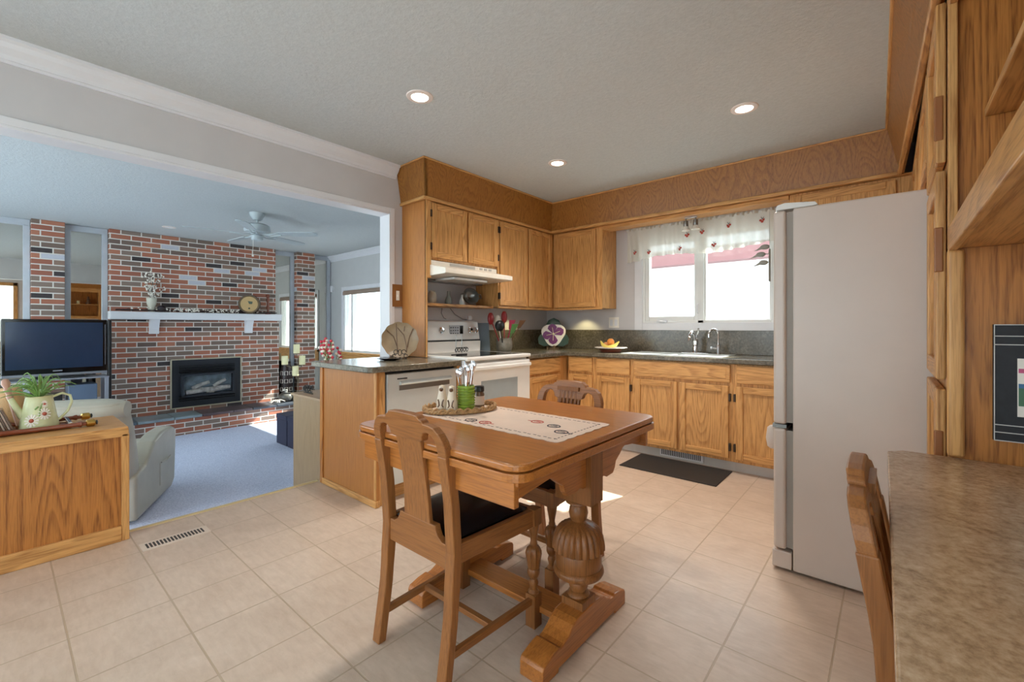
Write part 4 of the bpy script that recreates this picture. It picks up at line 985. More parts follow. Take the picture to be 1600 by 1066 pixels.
for a0 in (100, 25, 180 + 12, 268): petal(b, R(a0), 0.094, 0.04, 0.017, 0.005)
b.obj('petal', PURPLE, t)
b = B()
for a0 in (100, 25, 192, 268): b.tube([fp(0, 0, 0.023), fp(0.06 * math.cos(R(a0)), 0.06 * math.sin(R(a0)), 0.0235)], 0.003, 6)
b.ball(fp(0, 0, 0.02), 0.012); b.obj('stamen', CANDLE, t, smooth=True)
b = B()
for s in (-1, 1): b.box(px_ + s * 0.045 - 0.012, px_ + s * 0.045 + 0.012, py_ - 0.05, py_ + 0.03, CT, CT + 0.014).box(px_ + s * 0.045 - 0.012, px_ + s * 0.045 + 0.012, py_ - 0.058, py_ - 0.045, CT, CT + 0.04)
b.box(px_ - 0.06, px_ + 0.06, py_ - 0.035, py_ - 0.015, CT, CT + 0.02)
tag(b.obj('plaque_stand', mk('stand_wood', (120, 98, 74), 0.5), loc=(px_, py_, CT)), 'small wooden stand under the purple flower plaque', 'stand')
# fruit plate
fx, fy = -2.10, 3.95
t = thing('fruit_plate', 'white scalloped plate of fruit on dark dish beside the sink', 'plate', (fx, fy, CT))
B().lathe([(0.08, 0), (0.1, 0.004), (0.105, 0.026), (0.1, 0.03), (0, 0.03)], (fx, fy, CT), 32).obj('dish', mk('red_brown_dish', (120, 60, 40), 0.35), t, smooth=True)
B().lathe([(0.05, 0.03), (0.12, 0.036), (0.155, 0.046), (0.152, 0.05), (0.1, 0.04), (0, 0.036)], (fx, fy, CT), 48, lambda a, h: 1 + 0.03 * math.cos(a * 16)).obj('plate', BONE, t, smooth=True)
zf = CT + 0.038
tag(B().ball((fx + 0.0, fy, zf + 0.063), 0.036).obj('orange', ORANGE, loc=(fx, fy, zf), smooth=True), 'orange on top of the fruit on the white plate', 'fruit')
for s, lb, cu in ((-1, 'yellow banana on the left of the fruit plate', 1), (1, 'yellow banana on the right of the fruit plate, tip up', 1)):
    b = B().tube([(fx + s * 0.10, fy - 0.02, zf + 0.07), (fx + s * 0.07, fy - 0.035, zf + 0.035), (fx + s * 0.03, fy - 0.05, zf + 0.02), (fx - s * 0.01, fy - 0.06, zf + 0.017)], [0.006, 0.017, 0.018, 0.009], 10)
    tag(b.obj('banana', YELLOW, loc=(fx + s * 0.06, fy - 0.03, zf), smooth=True), lb, 'fruit', 'bananas on the fruit plate')
tag(B().ball((fx - 0.06, fy + 0.02, zf + 0.03), 0.032).obj('apple', mk('peach_fruit', (222, 150, 96), 0.5), loc=(fx - 0.06, fy, zf), smooth=True), 'peach-coloured fruit behind the left banana on the plate', 'fruit')
# things on the shelf under the hood
zs = 1.3525
tag(B().lathe([(0.025, 0), (0.034, 0.01), (0.04, 0.05), (0.034, 0.09), (0.026, 0.1), (0.028, 0.112), (0.0, 0.112)], (-3.04, 2.475, zs), 28).obj('stoneware_jug', mk('pale_stoneware', (186, 176, 158), 0.4), loc=(-3.04, 2.475, zs), smooth=True), 'pale stoneware jug at the left end of the shelf under hood', 'jug')
tag(B().lathe([(0.03, 0), (0.032, 0.01), (0.03, 0.05), (0.014, 0.085), (0.012, 0.12), (0.015, 0.125), (0, 0.125)], (-3.08, 2.70, zs), 24).obj('glass_bottle', mk('grey_green_glass', (150, 156, 150), 0.15), loc=(-3.08, 2.70, zs), smooth=True), 'slim grey glass bottle in the middle of the shelf under hood', 'bottle')
t = thing('steel_colander', 'dark steel colander with handles tilted on the shelf under the hood', 'colander', (-3.02, 2.93, zs))
b = B(); cc = Vector((-3.04, 2.93, zs + 0.083)); nn = Vector((0.9, -0.25, 0.3)).normalized(); e1 = nn.cross(Vector((0, 0, 1))).normalized(); e2 = e1.cross(nn)
rs = []
for r_, d_ in ((0.082, 0.03), (0.078, 0.03), (0.068, 0.005), (0.045, -0.025), (0.01, -0.035), (0.01, -0.04), (0.05, -0.032), (0.073, 0.0), (0.082, 0.025)):
    rs.append([cc + e1 * (r_ * math.cos(a_)) + e2 * (r_ * math.sin(a_)) + nn * d_ for a_ in [2 * PI * i / 32 for i in range(32)]])
b.rings(rs, cap=False).obj('bowl', STEELD, t, smooth=True)
b = B()
for s in (-1, 1): b.tube([cc + e1 * (s * 0.078) + e2 * 0.02 + nn * .028, cc + e1 * (s * 0.105) + e2 * 0.014 + nn * .028, cc + e1 * (s * 0.105) - e2 * 0.02 + nn * .028, cc + e1 * (s * 0.078) - e2 * 0.026 + nn * .028], 0.005, 8)
b.obj('handle', STEELD, t, smooth=True)
tag(B().lathe([(0.03, 0), (0.026, 0.03), (0.012, 0.06), (0.008, 0.085), (0.012, 0.09)], (-3.0, 2.79, zs), 20).obj('funnel', mk('grey_white_enamel', (206, 206, 204), 0.3), loc=(-3.0, 2.79, zs), smooth=True), 'small white funnel beside the steel colander on the shelf', 'funnel')
# cords and plug behind the range
t = tag(B().tube([(XW + 0.008, 2.70, 1.325), (XW + 0.008, 2.69, 1.28), (XW + 0.008, 2.72, 1.235), (XW + 0.02, 2.74, 1.222)], 0.003, 6).tube([(XW + 0.008, 2.80, 1.325), (XW + 0.01, 2.86, 1.27), (XW + 0.012, 2.96, 1.225), (XW + 0.02, 3.0, 1.22)], 0.003, 6).obj('power_cord', mk('grey_cord', (120, 120, 124), 0.5), loc=(XW + 0.01, 2.8, 1.22), smooth=True), 'thin grey cords hanging from the shelf to behind the range', 'cord')
tag(B().ball((-3.135, 3.02, 1.235), 0.026).obj('timer', TRIMW, loc=(-3.135, 3.02, 1.21), smooth=True), 'small round white timer on top of the range backguard', 'timer')

# ================================================================== WINDOW DRESSING
def curtain_f(u, v):
    x = -2.075 + 1.335 * u
    amp = 0.004 + 0.022 * v
    y = 4.265 + amp * math.sin(u * 78 + 1.3 * math.sin(u * 17)) + 0.012 * math.sin(u * 23) * v
    z = 2.145 - (0.315 + 0.018 * math.sin(u * 9 + 2) - 0.03 * u) * v
    return (x, y, z)
cv = thing('window_valance', 'white gathered cotton valance with red berry motifs over the kitchen window', 'curtain', (-1.4, 4.265, 1.8))
B().grid(curtain_f, 160, 12).obj('cloth', SHEER, cv, smooth=True)
b = B().grid(lambda u, v: (-2.08 + 1.345 * u, 4.26 + 0.016 * math.sin(u * 160 + 2.0 * math.sin(u * 31)), 2.132 + 0.044 * v + 0.004 * math.sin(u * 90)), 200, 4)
b.obj('ruffle', SHEER, cv, smooth=True)
B().tube([(-2.09, 4.275, 2.15), (-0.73, 4.275, 2.15)], 0.006, 8).obj('rod', TRIMW, cv)
for u, v in ((0.06, .72), (0.17, .8), (0.46, .42), (0.56, .36), (0.73, .28), (0.93, .3), (0.40, .82), (0.64, .78)):
    x, y, z = curtain_f(u, v); yy = y - 0.006
    b = B(); b.mi = 0
    for dx, dz in ((-.012, 0), (.012, 0.004), (0, -.012)): b.ball((x + dx, yy, z + dz), 0.011, 1, 0.25, 0.9)
    b.mi = 1; b.tube([(x, yy, z + .01), (x - .008, yy, z + .03)], 0.002, 5); b.tube([(x, yy, z + .01), (x + .012, yy, z + .026)], 0.002, 5)
    b.obj('berry_motif', [REDT, DARKT], cv, smooth=True)
# twin spot under the board
t = thing('twin_spotlight', 'small twin spotlight under the oak board over kitchen window', 'lamp', (-1.375, 4.10, 2.149))
B().box(-1.43, -1.32, 4.085, 4.115, 2.136, 2.149).obj('bar', CHROME, t, bevel=0.003)
for x in (-1.418, -1.332):
    B().tube([(x, 4.10, 2.19 - 0.05), (x, 4.095, 2.11)], 0.006, 8).obj('arm', STEELD, t)
    sb = B().lathe([(0.02, 0.0), (0.022, -0.045), (0.02, -0.05)], (x, 4.092, 2.115), 18).obj('socket', STEELD, t, smooth=True)
    B().lathe([(0.02, 0), (0.036, -0.032), (0.037, -0.036), (0.0, -0.034)], (x, 4.092, 2.066), 20).obj('bulb', mk('reflector_bulb', (226, 220, 208), 0.15), t, smooth=True)
# hanging gull ornament
t = thing('bird_ornament', 'hanging ornament of grey gulls on a rod beside the fridge', 'ornament', (-0.765, 4.19, 1.77))
B().tube([(-0.765, 4.19, 2.149), (-0.765, 4.19, 1.80)], 0.0015, 5).obj('cord', mk('clear_cord', (190, 190, 186), 0.4), t)
B().tube([(-0.765, 4.19, 1.80), (-0.765, 4.19, 1.53)], 0.008, 8).obj('rod', mk('grey_driftwood', (140, 134, 124), 0.7), t)
for k, (x, z) in enumerate(((-0.80, 1.82), (-0.83, 1.76), (-0.81, 1.69))):
    b = B().ball((x, 4.19, z), 0.03, 1.2, 0.5, 0.75); b.tube([(x - 0.025, 4.19, z - 0.004), (x - 0.055, 4.19, z - 0.018), (x - 0.078, 4.19, z - 0.024)], [0.012, 0.006, 0.002], 8)
    b.tube([(x + 0.02, 4.19, z), (-0.765, 4.19, z)], 0.004, 6); b.obj('gull', mk('gull_grey', (150, 148, 140), 0.6), t, smooth=True)
# ================================================================== CEILING LIGHTS
def downlight(x, y, label, on=True, e=38):
    t = thing('recessed_light', label, 'ceiling light', (x, y, CZT - 0.004), 'recessed ceiling lights')
    B().lathe([(0.048, -0.002), (0.05, -0.007), (0.075, -0.005), (0.078, -0.001), (0.078, 0.0), (0.048, 0.0)], (x, y, CZT), 36).obj('trim_ring', mk('ring_white', (230, 216, 208), 0.4), t, smooth=True)
    B().lathe([(0.0, -0.0045), (0.049, -0.004), (0.049, -0.001), (0.0, -0.001)], (x, y, CZT), 32).obj('lamp_face', mk('lamp_glow' if on else 'lamp_off', (255, 236, 214) if on else (236, 238, 240), 0.3, emit=((255, 232, 206), 9.0) if on else None), t)
    if on:
        d = bpy.data.lights.new('downlight_beam', 'SPOT'); d.energy = e; d.color = (1, 0.93, 0.84); d.spot_size = R(130); d.spot_blend = 0.9; d.shadow_soft_size = 0.09
        o = bpy.data.objects.new('downlight_beam', d); COL.objects.link(o); o.parent = t; o.location = (0, 0, -0.02)
downlight(-2.094, 1.613, 'lit recessed ceiling light nearest the opening, left of the three')
downlight(-0.685, 3.001, 'lit recessed ceiling light on the right toward the fridge')
downlight(-2.08, 3.001, 'lit recessed ceiling light farthest away toward the corner bulkhead')
downlight(-7.41, 1.515, 'unlit recessed light in the living room ceiling near the brick chimney', False)

# ================================================================== SUNKEN LIVING ROOM
# --- fireplace
fp_ = thing('brick_fireplace', 'wide multicoloured brick fireplace with white mantel and black gas insert', 'fireplace', (-8.0, 2.1, LF))
XC, XL = -8.12, -8.06
b = B().box(-8.25, XC, 1.0, 3.155, 1.24, 2.498)
b.box(-8.25, XL, 1.02, 3.19, LF, 1.25)
b.obj('chimney_breast', BRICK, fp_, bevel=0.004)
B().box(XL, -7.63, 0.965, 3.98, LF, -0.156).box(-8.25, XL, 3.19, 3.98, LF, -0.156).obj('hearth_base', BRICK, fp_)
SL = [SLATE, mk('slate_dark', (70, 74, 82), 0.35, var=0.2, vscale=5), mk('slate_plum', (92, 76, 78), 0.4, var=0.2, vscale=5), mk('slate_pale', (128, 140, 144), 0.4, var=0.2, vscale=5)]
ys = [0.955, 1.22, 1.62, 1.95, 2.35, 2.62, 2.98, 3.4, 4.0]
for k in range(8):
    B().box(XL - 0.19 if ys[k] > 3.1 else XL - 0.0, -7.60, ys[k] + 0.004, ys[k + 1] - 0.004, -0.156, -0.12).obj('slate_slab', SL[(k * 3 + k // 2) % 4], fp_, bevel=0.005)
b = B().box(XC + 0.001, -7.92, 0.985, 3.185, 1.255, 1.36); b.box(XC, -7.915, 0.98, 3.19, 1.345, 1.362); b.obj('mantel_shelf', TRIMW, fp_, bevel=0.006)
for y in (1.47, 2.70):
    B().prism([(XL, 1.05), (XL + 0.05, 1.05), (XL + 0.055, 1.12), (XL + 0.085, 1.2), (XL + 0.115, 1.256), (XL, 1.256)], 'y', y - 0.055, y + 0.055).obj('corbel', TRIMW, fp_, bevel=0.004)
FYA, FYB, FZA, FZB = 1.66, 2.60, -0.07, 0.672
fi = B().box(XL, XL + 0.02, FYA, FYB, FZA, FZB).obj('firebox_insert', mk('firebox_black', (26, 29, 36), 0.45), fp_, bevel=0.003)
b = B()
for a in ((FYA, FYA + 0.018, FZA, FZB), (FYB - 0.018, FYB, FZA, FZB), (FYA, FYB, FZB - 0.018, FZB), (FYA, FYB, FZA, FZA + 0.018)): b.box(XL + 0.004, XL + 0.026, *a)
b.obj('brass_edge', mk('pale_brass', (206, 196, 170), 0.35, 0.6), fi, bevel=0.002)
b = B()
for z in (0.46, 0.49, 0.52, 0.55, 0.035, 0.065, 0.095): b.prism([(XL + 0.02, z), (XL + 0.04, z - 0.004), (XL + 0.04, z + 0.003), (XL + 0.02, z + 0.016)], 'y', FYA + 0.10, FYB - 0.10)
b.obj('louvre', BLACK, fi)
b = B().box(XL + 0.0201, XL + 0.021, FYA + 0.15, FYB - 0.15, 0.13, 0.415); b.obj('firebox_back', mk('ash_grey', (128, 138, 142), 0.7, var=0.5, vscale=9), fi)
b = B()
for (y0, z0, y1, z1, r_) in ((1.84, 0.16, 2.22, 0.19, .035), (2.1, 0.165, 2.42, 0.2, .035), (1.92, .22, 2.14, .30, .028), (2.2, .23, 2.36, .32, .026), (2.02, .2, 2.2, .14, .03)): b.tube([(XL + 0.05, y0, z0), (XL + 0.055, (y0 + y1) / 2, (z0 + z1) / 2 + .008), (XL + 0.05, y1, z1)], [r_, r_ * 1.1, r_ * .9], 10)
b.obj('gas_log', mk('pale_log', (214, 200, 186), 0.8, var=0.4, vscale=18), fi, smooth=True)
B().box(XL + 0.095, XL + 0.098, FYA + 0.14, FYB - 0.14, 0.125, 0.42).obj('glass_front', SMOKE, fi)
b = B()
for a in ((FYA + .12, FYA + .15, .11, .44), (FYB - .15, FYB - .12, .11, .44), (FYA + .12, FYB - .12, .415, .445), (FYA + .12, FYB - .12, .105, .13)): b.box(XL + 0.02, XL + 0.1, *a)
b.obj('glass_surround', mk('surround_black', (32, 36, 44), 0.4), fi, bevel=0.003)

# --- brick pillars and mirror panels either side
for y0, y1, lb in ((0.275, 0.572, 'narrow brick pillar between two mirrors left of the chimney'), (3.51, 3.835, 'narrow brick pillar between mirrors right of the chimney')):
    p = B().box(-8.25, -8.09, y0, y1, LF, 2.498).obj('brick_pillar', BRICK, loc=(-8.17, (y0 + y1) / 2, LF), bevel=0.004)
    tag(p, lb, 'pillar', 'brick pillars beside the fireplace', 'structure')
STRIP = mk('mirror_frame_grey', (186, 190, 196), 0.4)
def mirror(y0, y1, label, l=True, r=True):
    m = thing('wall_mirror', label, 'mirror', (-8.24, (y0 + y1) / 2, LF), 'mirror panels on the far wall')
    B().box(-8.249, -8.235, y0, y1, LF + 0.2, 2.42).obj('mirror_glass', MIRROR, m)
    b = B().box(-8.249, -8.21, y0, y1, 2.42, 2.498)
    if l: b.box(-8.249, -8.20, y0, y0 + 0.06, LF + 0.2, 2.42)
    if r: b.box(-8.249, -8.20, y1 - 0.06, y1, LF + 0.2, 2.42)
    b.obj('frame', STRIP, m, bevel=0.003)
mirror(-2.2, 0.272, 'mirror panel left of the brick pillar, above the television', l=False)
mirror(0.575, 0.997, 'mirror panel between left brick pillar and chimney, reflecting the oak hutch')
mirror(3.195, 3.507, 'narrow mirror panel between chimney and right brick pillar', l=False)
mirror(3.838, 4.185, 'mirror panel between right brick pillar and window wall', l=False)

# --- things on the mantel
ZM = 1.3625
t = thing('dried_flower_vase', 'pale cone vase of dried white-budded twigs on the mantel', 'vase', (-8.02, 1.44, ZM))
B().lathe([(0.035, 0), (0.04, 0.01), (0.042, 0.08), (0.055, 0.12), (0.06, 0.20), (0.055, 0.2), (0.04, 0.09), (0, 0.02)], (-8.02, 1.44, ZM), 24).obj('body', mk('vase_cream', (196, 190, 172), 0.4), t, smooth=True)
random.seed(11)
tw = B(); bd = B()
for k in range(22):
    a = random.uniform(0, 2 * PI); sp = random.uniform(0.02, 0.16); h = random.uniform(0.12, 0.40)
    x0, y0, z0 = -8.02, 1.44, ZM + 0.1; pts = []
    for i in range(5):
        q = i / 4; pts.append((x0 + 0.4 * sp * q * math.cos(a), y0 + sp * q * math.sin(a), z0 + 0.08 + h * q))
    pts[0] = (x0, y0, z0)
    tw.tube(pts, 0.003, 5)
    for i in range(1, 5):
        for _ in range(2): bd.ball((pts[i][0] + random.uniform(-.012, .012), pts[i][1] + random.uniform(-.012, .012), pts[i][2] + random.uniform(-.015, .015)), 0.010, 1, 1, 1.2, 8)
tw.obj('twig', mk('twig_grey', (110, 100, 90), 0.8), t); bd.obj('bud', BONE, t, smooth=True)
t = thing('berry_garland', 'dark twig garland with pale berries lying along the mantel', 'garland', (-7.98, 2.1, ZM))
b = B(); bd = B()
for s_ in range(4):
    b.tube([(-7.98 + 0.02 * math.sin(i * 0.9 + s_ * 1.7), 1.05 + i * 0.035, ZM + 0.016 + 0.012 * abs(math.sin(i * 0.63 + s_))) for i in range(60)], 0.007, 6)
for i in range(40):
    y = 1.1 + i * 0.05; L = 0.05
    b.tube([(-7.97, y, ZM + 0.02), (-7.95 + random.uniform(-.02, .02), y + random.uniform(-.05, .05), ZM + random.uniform(0.03, 0.06))], [0.006, 0.002], 5)
for i in range(120):
    y = random.choice((random.uniform(1.7, 2.0), random.uniform(2.15, 2.55), random.uniform(1.2, 2.9)))
    bd.ball((-7.96 + random.uniform(-.02, .03), y, ZM + random.uniform(0.015, 0.06)), 0.010, n=8)
b.obj('vine', mk('vine_dark', (58, 44, 44), 0.8), t); bd.obj('berry', BONE, t, smooth=True)
tag(B().ball((-8.0, 1.55, ZM + 0.05), 0.05, 1, 1.1, 1).obj('dark_ornament', mk('dark_ball', (40, 30, 34), 0.4), loc=(-8.0, 1.55, ZM), smooth=True), 'dark round ornament beside the twig vase on the mantel', 'ornament')
t = thing('wooden_keg', 'small wooden keg lying on the mantel, pale round end facing out', 'keg', (-8.0, 2.69, ZM))
def kegp(r_, h): return (r_, h)
kd = Vector((0.93, -0.36, 0)).normalized()
def lathe_dir(b, prof, c, d, n=32):
    e1 = d.cross(Vector((0, 0, 1))).normalized(); e2 = e1.cross(d)
    return b.rings([[Vector(c) + d * h + e1 * (r_ * math.cos(2 * PI * i / n)) + e2 * (r_ * math.sin(2 * PI * i / n)) for i in range(n)] for r_, h in prof])
kc = (-7.965, 2.69, ZM + 0.158)
lathe_dir(B(), [(0.12, -0.055), (0.145, -0.035), (0.155, 0.0), (0.15, 0.04), (0.145, 0.07), (0.125, 0.07), (0.125, 0.062), (0.001, 0.062)], kc, kd).obj('body', mk('keg_wood', (104, 82, 56), 0.5, var=0.3, vscale=20), t, smooth=True)
lathe_dir(B(), [(0.122, 0.063), (0.122, 0.068), (0.001, 0.068)], kc, kd).obj('end_board', mk('keg_end', (190, 156, 104), 0.5), t)
b = B(); e1 = kd.cross(Vector((0, 0, 1))).normalized(); C0 = Vector(kc) + kd * 0.069
b.ball(C0 + e1 * 0.0 + Vector((0, 0, -0.07)), 0.014); b.rings([[C0 + e1 * u + Vector((0, 0, v)) for u, v in ((-.05, .04), (.02, .05), (.0, .0), (-.04, .0))], [C0 + kd * .003 + e1 * u + Vector((0, 0, v)) for u, v in ((-.05, .04), (.02, .05), (.0, .0), (-.04, .0))]])
b.obj('painted_mark', mk('keg_mark', (70, 80, 66), 0.5), t)
lathe_dir(B(), [(0.157, -0.03), (0.159, -0.03), (0.159, -0.01), (0.157, -0.01)], kc, kd).obj('hoop', IRON, t)
tag(B().lathe([(0.045, 0), (0.05, 0.015), (0.02, 0.03), (0.018, 0.08), (0.03, 0.11), (0.02, 0.14), (0.018, 0.2), (0.03, 0.24), (0.02, 0.28), (0.035, 0.3), (0.03, 0.34), (0.02, 0.34)], (-8.01, 2.99, ZM), 20).obj('candlestick', COPPER, loc=(-8.01, 2.99, ZM), smooth=True), 'turned reddish wooden candlestick at the right end of the mantel', 'candlestick')

# --- things on the hearth
HZT = -0.1195
t = thing('candle_stand', 'iron floor stand holding cream pillar candles right of the fireplace', 'candle stand', (-7.75, 3.43, HZT))
B().lathe([(0.12, 0), (0.12, 0.01), (0.02, 0.025)], (-7.75, 3.43, HZT), 24).obj('base', IRON, t, smooth=True)
CD = ((3.345, 0.70, .15, 'tall'), (3.44, 0.50, .15, 'm'), (3.325, 0.32, .16, 'l'), (3.15, 0.52, .14, 'b'))
b = B().tube([(-7.75, 3.38, HZT + 0.02), (-7.75, 3.38, 0.62)], 0.009, 8)
for y, z, h, _ in CD:
    b.tube([(-7.75, 3.38, z - 0.08), (-7.74, (3.38 + y) / 2, z - 0.06), (-7.73, y, z - 0.012)], 0.006, 6); b.cyl((-7.73, y, z - 0.012), 0.05, 0.01)
b.obj('pole', mk('bronze_iron', (120, 104, 82), 0.45, 0.5), t, smooth=True)
for (y, z, h, k), lb in zip(CD, ('cream pillar candle highest on the iron stand', 'cream pillar candle on the right arm of the iron stand', 'cream pillar candle lowest on the iron stand', 'cream pillar candle nearest the chimney on the iron stand')):
    tag(B().lathe([(0.05, 0), (0.05, h), (0.046, h + 0.004), (0.01, h - 0.006)], (-7.73, y, z - 0.001), 20).obj('pillar_candle', CANDLE, loc=(-7.73, y, z), smooth=True), lb, 'candle', 'pillar candles on the iron stand')
t = thing('curling_stone', 'grey curling-stone with handle on the hearth by the candle stand', 'curling stone', (-7.84, 3.22, HZT))
B().lathe([(0.07, 0), (0.105, 0.03), (0.12, 0.075), (0.105, 0.12), (0.07, 0.145), (0, 0.15)], (-7.84, 3.22, HZT), 32).obj('stone', mk('granite', (96, 92, 86), 0.3, var=0.3, vscale=60), t, smooth=True)
B().tube([(-7.84, 3.22, HZT + 0.14), (-7.84, 3.22, HZT + 0.19), (-7.81, 3.16, HZT + 0.2)], 0.018, 8).obj('handle', BONE, t, smooth=True)
t = thing('patterned_vase', 'tall dark vase with white square outlines on the hearth beside the chimney', 'vase', (-8.1, 3.33, HZT))
b = B().lathe([(0.05, 0), (0.08, 0.05), (0.1, 0.2), (0.105, 0.4), (0.09, 0.55), (0.06, 0.62), (0.065, 0.66), (0.05, 0.66)], (-8.1, 3.33, HZT), 28); b.obj('body', mk('vase_dark_brown', (52, 36, 34), 0.35), t, smooth=True)
b = B()
for zz in (0.18, 0.32, 0.46):
    for a in (-70, -25, 20):
        rr = 0.104 if zz < .45 else 0.1; ca = R(a)
        def V_(du, dz): return (-8.1 + rr * 1.02 * math.cos(ca + du), 3.33 + rr * 1.02 * math.sin(ca + du), HZT + zz + dz)
        b.tube([V_(-.25, -.03), V_(.25, -.03), V_(.25, .03), V_(-.25, .03)], 0.006, 5, closed=True)
b.obj('square_pattern', BONE, t)
b = B()
random.seed(5)
for k in range(26):
    a = random.uniform(0, 6.28); r_ = random.uniform(.02, .12); b.tube([(-7.70, 3.02, HZT + 0.01), (-7.70 + r_ * .5 * math.cos(a), 3.02 + r_ * .5 * math.sin(a), HZT + .06), (-7.70 + r_ * math.cos(a), 3.02 + r_ * math.sin(a), HZT + 0.03)], 0.006, 5)
tag(b.obj('twig_bundle', mk('pale_twig', (206, 196, 184), 0.7), loc=(-7.70, 3.02, HZT)), 'small heap of pale curled twigs on the hearth near the chimney corner', 'twigs')

# --- television, stand, speaker
t = thing('television', 'black flat-screen television with silver lower bar left of the fireplace', 'tv', (-7.5, 0.45, 0.545))
B().box(-7.56, -7.50, 0.03, 0.905, 0.60, 1.24).obj('bezel', BLACKG, t, bevel=0.008)
B().box(-7.5, -7.496, 0.06, 0.865, 0.66, 1.205).obj('screen', SCREEN, t)
B().box(-7.565, -7.49, 0.028, 0.907, 0.572, 0.602).obj('silver_bar', SILVER, t, bevel=0.006)
B().box(-7.4995, -7.4945, 0.43, 0.51, 0.625, 0.638).obj('badge', SILVER, t)
B().box(-7.499, -7.496, 0.885, 0.889, 0.68, 1.18).obj('side_strip', SILVER, t)
B().box(-7.62, -7.44, 0.25, 0.70, 0.546, 0.573).obj('foot', BLACK, t, bevel=0.004)
t = thing('tv_stand', 'silver and black glass shelf stand under the television', 'tv stand', (-7.5, 0.45, LF))
B().box(-7.72, -7.32, -0.25, 0.905, 0.53, 0.545).obj('top_shelf', SILVER, t, bevel=0.003)
for z in (0.22, -0.1): B().box(-7.70, -7.34, -0.22, 0.88, z, z + 0.012).obj('shelf', BLACKG, t)
for y in (-0.23, 0.865):
    for x in (-7.70, -7.36): B().box(x, x + 0.04, y, y + 0.035, LF + 0.0005, 0.53).obj('leg', SILVER, t, bevel=0.003)
tag(B().box(-7.66, -7.36, 0.55, 0.80, 0.2325, 0.46).obj('receiver', mk('blue_grey_box', (88, 102, 122), 0.5), loc=(-7.5, 0.68, 0.2325), bevel=0.006), 'blue-grey electronics box on the stand under the television', 'receiver')
tag(B().box(-7.66, -7.36, 0.02, 0.50, 0.2325, 0.36).obj('media_player', BLACK, loc=(-7.5, 0.26, 0.2325), bevel=0.006), 'flat black media player beside the blue-grey box under the television', 'player')
t = thing('tower_speaker', 'slim black tower speaker between the television and chimney', 'speaker', (-7.54, 0.93, LF))
B().box(-7.58, -7.50, 0.913, 0.95, LF + 0.02, 1.24).obj('cabinet', BLACK, t, bevel=0.01)
B().box(-7.60, -7.48, 0.908, 0.953, LF + 0.0005, LF + 0.02).obj('base', BLACKG, t, bevel=0.004)
# --- storage ottomans
for k, (x0, x1, lb) in enumerate(((-6.19, -5.87, 'navy cube ottoman farther left, by the hearth'), (-5.855, -5.535, 'navy cube ottoman on the right, half behind the low cabinet'))):
    t = thing('cube_ottoman', lb, 'ottoman', ((x0 + x1) / 2, 2.57, LF), 'navy cube ottomans')
    B().box(x0 + 0.004, x1 - 0.004, 2.414, 2.726, LF + 0.0005, LF + 0.33).obj('body', NAVY, t, bevel=0.008)
    B().box(x0, x1, 2.41, 2.73, LF + 0.331, LF + 0.39).obj('lid', NAVY, t, bevel=0.01)
# --- low cabinet behind the peninsula
t = thing('low_cabinet', 'low weathered oak cabinet behind the peninsula at the carpet step', 'cabinet', (-3.53, 1.85, LF))
B().box(-3.76, -3.255, 1.60, 2.11, LF + 0.0005, 0.585).obj('body', LZ, t, bevel=0.003)
B().box(-3.78, -3.255, 1.585, 2.12, 0.585, 0.605).obj('top', wood('oak_weathered_x', 'x', (178, 150, 122), (146, 116, 88), lines=0.4), t, bevel=0.004)
t = thing('red_flower_pot', 'pot of red and white flower sprays behind the peninsula end', 'flowers', (-3.46, 1.76, 0.6055))
B().lathe([(0.04, 0), (0.055, 0.1), (0.06, 0.12), (0.05, 0.12)], (-3.46, 1.76, 0.6055), 20).obj('pot', BONE, t, smooth=True)
random.seed(21); b = B(); fl_ = B()
for k in range(13):
    a = random.uniform(0, 6.28); r_ = random.uniform(0.02, 0.09); h = random.uniform(0.22, 0.46)
    p1 = (-3.46 + r_ * math.cos(a), 1.76 + r_ * math.sin(a), 0.6055 + h)
    b.tube([(-3.46, 1.76, 0.7), ((-3.46 + p1[0]) / 2, (1.76 + p1[1]) / 2, 0.6055 + h * .55), p1], 0.003, 5)
    for q in range(6):
        fl_.mi = q % 2
        fl_.ball((p1[0] + random.uniform(-.018, .018), p1[1] + random.uniform(-.018, .018), p1[2] - q * 0.016), 0.012, n=8)
b.obj('stem', LEAF, t); fl_.obj('blossom', [mk('red_petal', (206, 56, 76), 0.5), BONE], t, smooth=True)
t = thing('potted_plant', 'small variegated plant with green leaves on the low cabinet', 'plant', (-3.64, 1.98, 0.6055))
B().lathe([(0.04, 0), (0.055, 0.08), (0.05, 0.08)], (-3.64, 1.98, 0.6055), 20).obj('pot', mk('lilac_pot', (196, 190, 214), 0.4), t, smooth=True)
b = B()
for k in range(14):
    a = k * 0.9; L = 0.10 + 0.03 * (k % 3)
    p = [(-3.64 + L * q * math.cos(a), 1.98 + L * q * math.sin(a), 0.68 + 0.09 * math.sin(q * 2.2)) for q in (0, .35, .7, 1)]
    b.tube(p, [0.004, 0.012, 0.01, 0.002], 5)
b.obj('leaf', LEAF, t, smooth=True)
b = B(); x, y, z = -3.63, 1.665, 0.6085
for du, r_ in ((-.075, .022), (-.03, .03), (.025, .03), (.07, .022)):
    b.tube([(x + du * .76 + .0 + r_ * math.cos(a) * .76, y + r_ * math.cos(a) * .2, z + 0.032 + r_ * math.sin(a)) for a in [i * .6 for i in range(10)]], 0.004, 6)
b.tube([(x - .08, y, z), (x + .08, y, z)], 0.004, 6).tube([(x - .05, y + .02, z), (x + .03, y + .02, z + .06)], 0.004, 6)
tag(b.obj('iron_scroll', IRON, loc=(x, y, z - 0.003), smooth=True), 'black wrought iron scroll ornament on the low cabinet top', 'ornament')
t = thing('wall_sensor', 'small white sensor box in the living room corner beside the window', 'sensor', (-8.13, 4.2, 1.87))
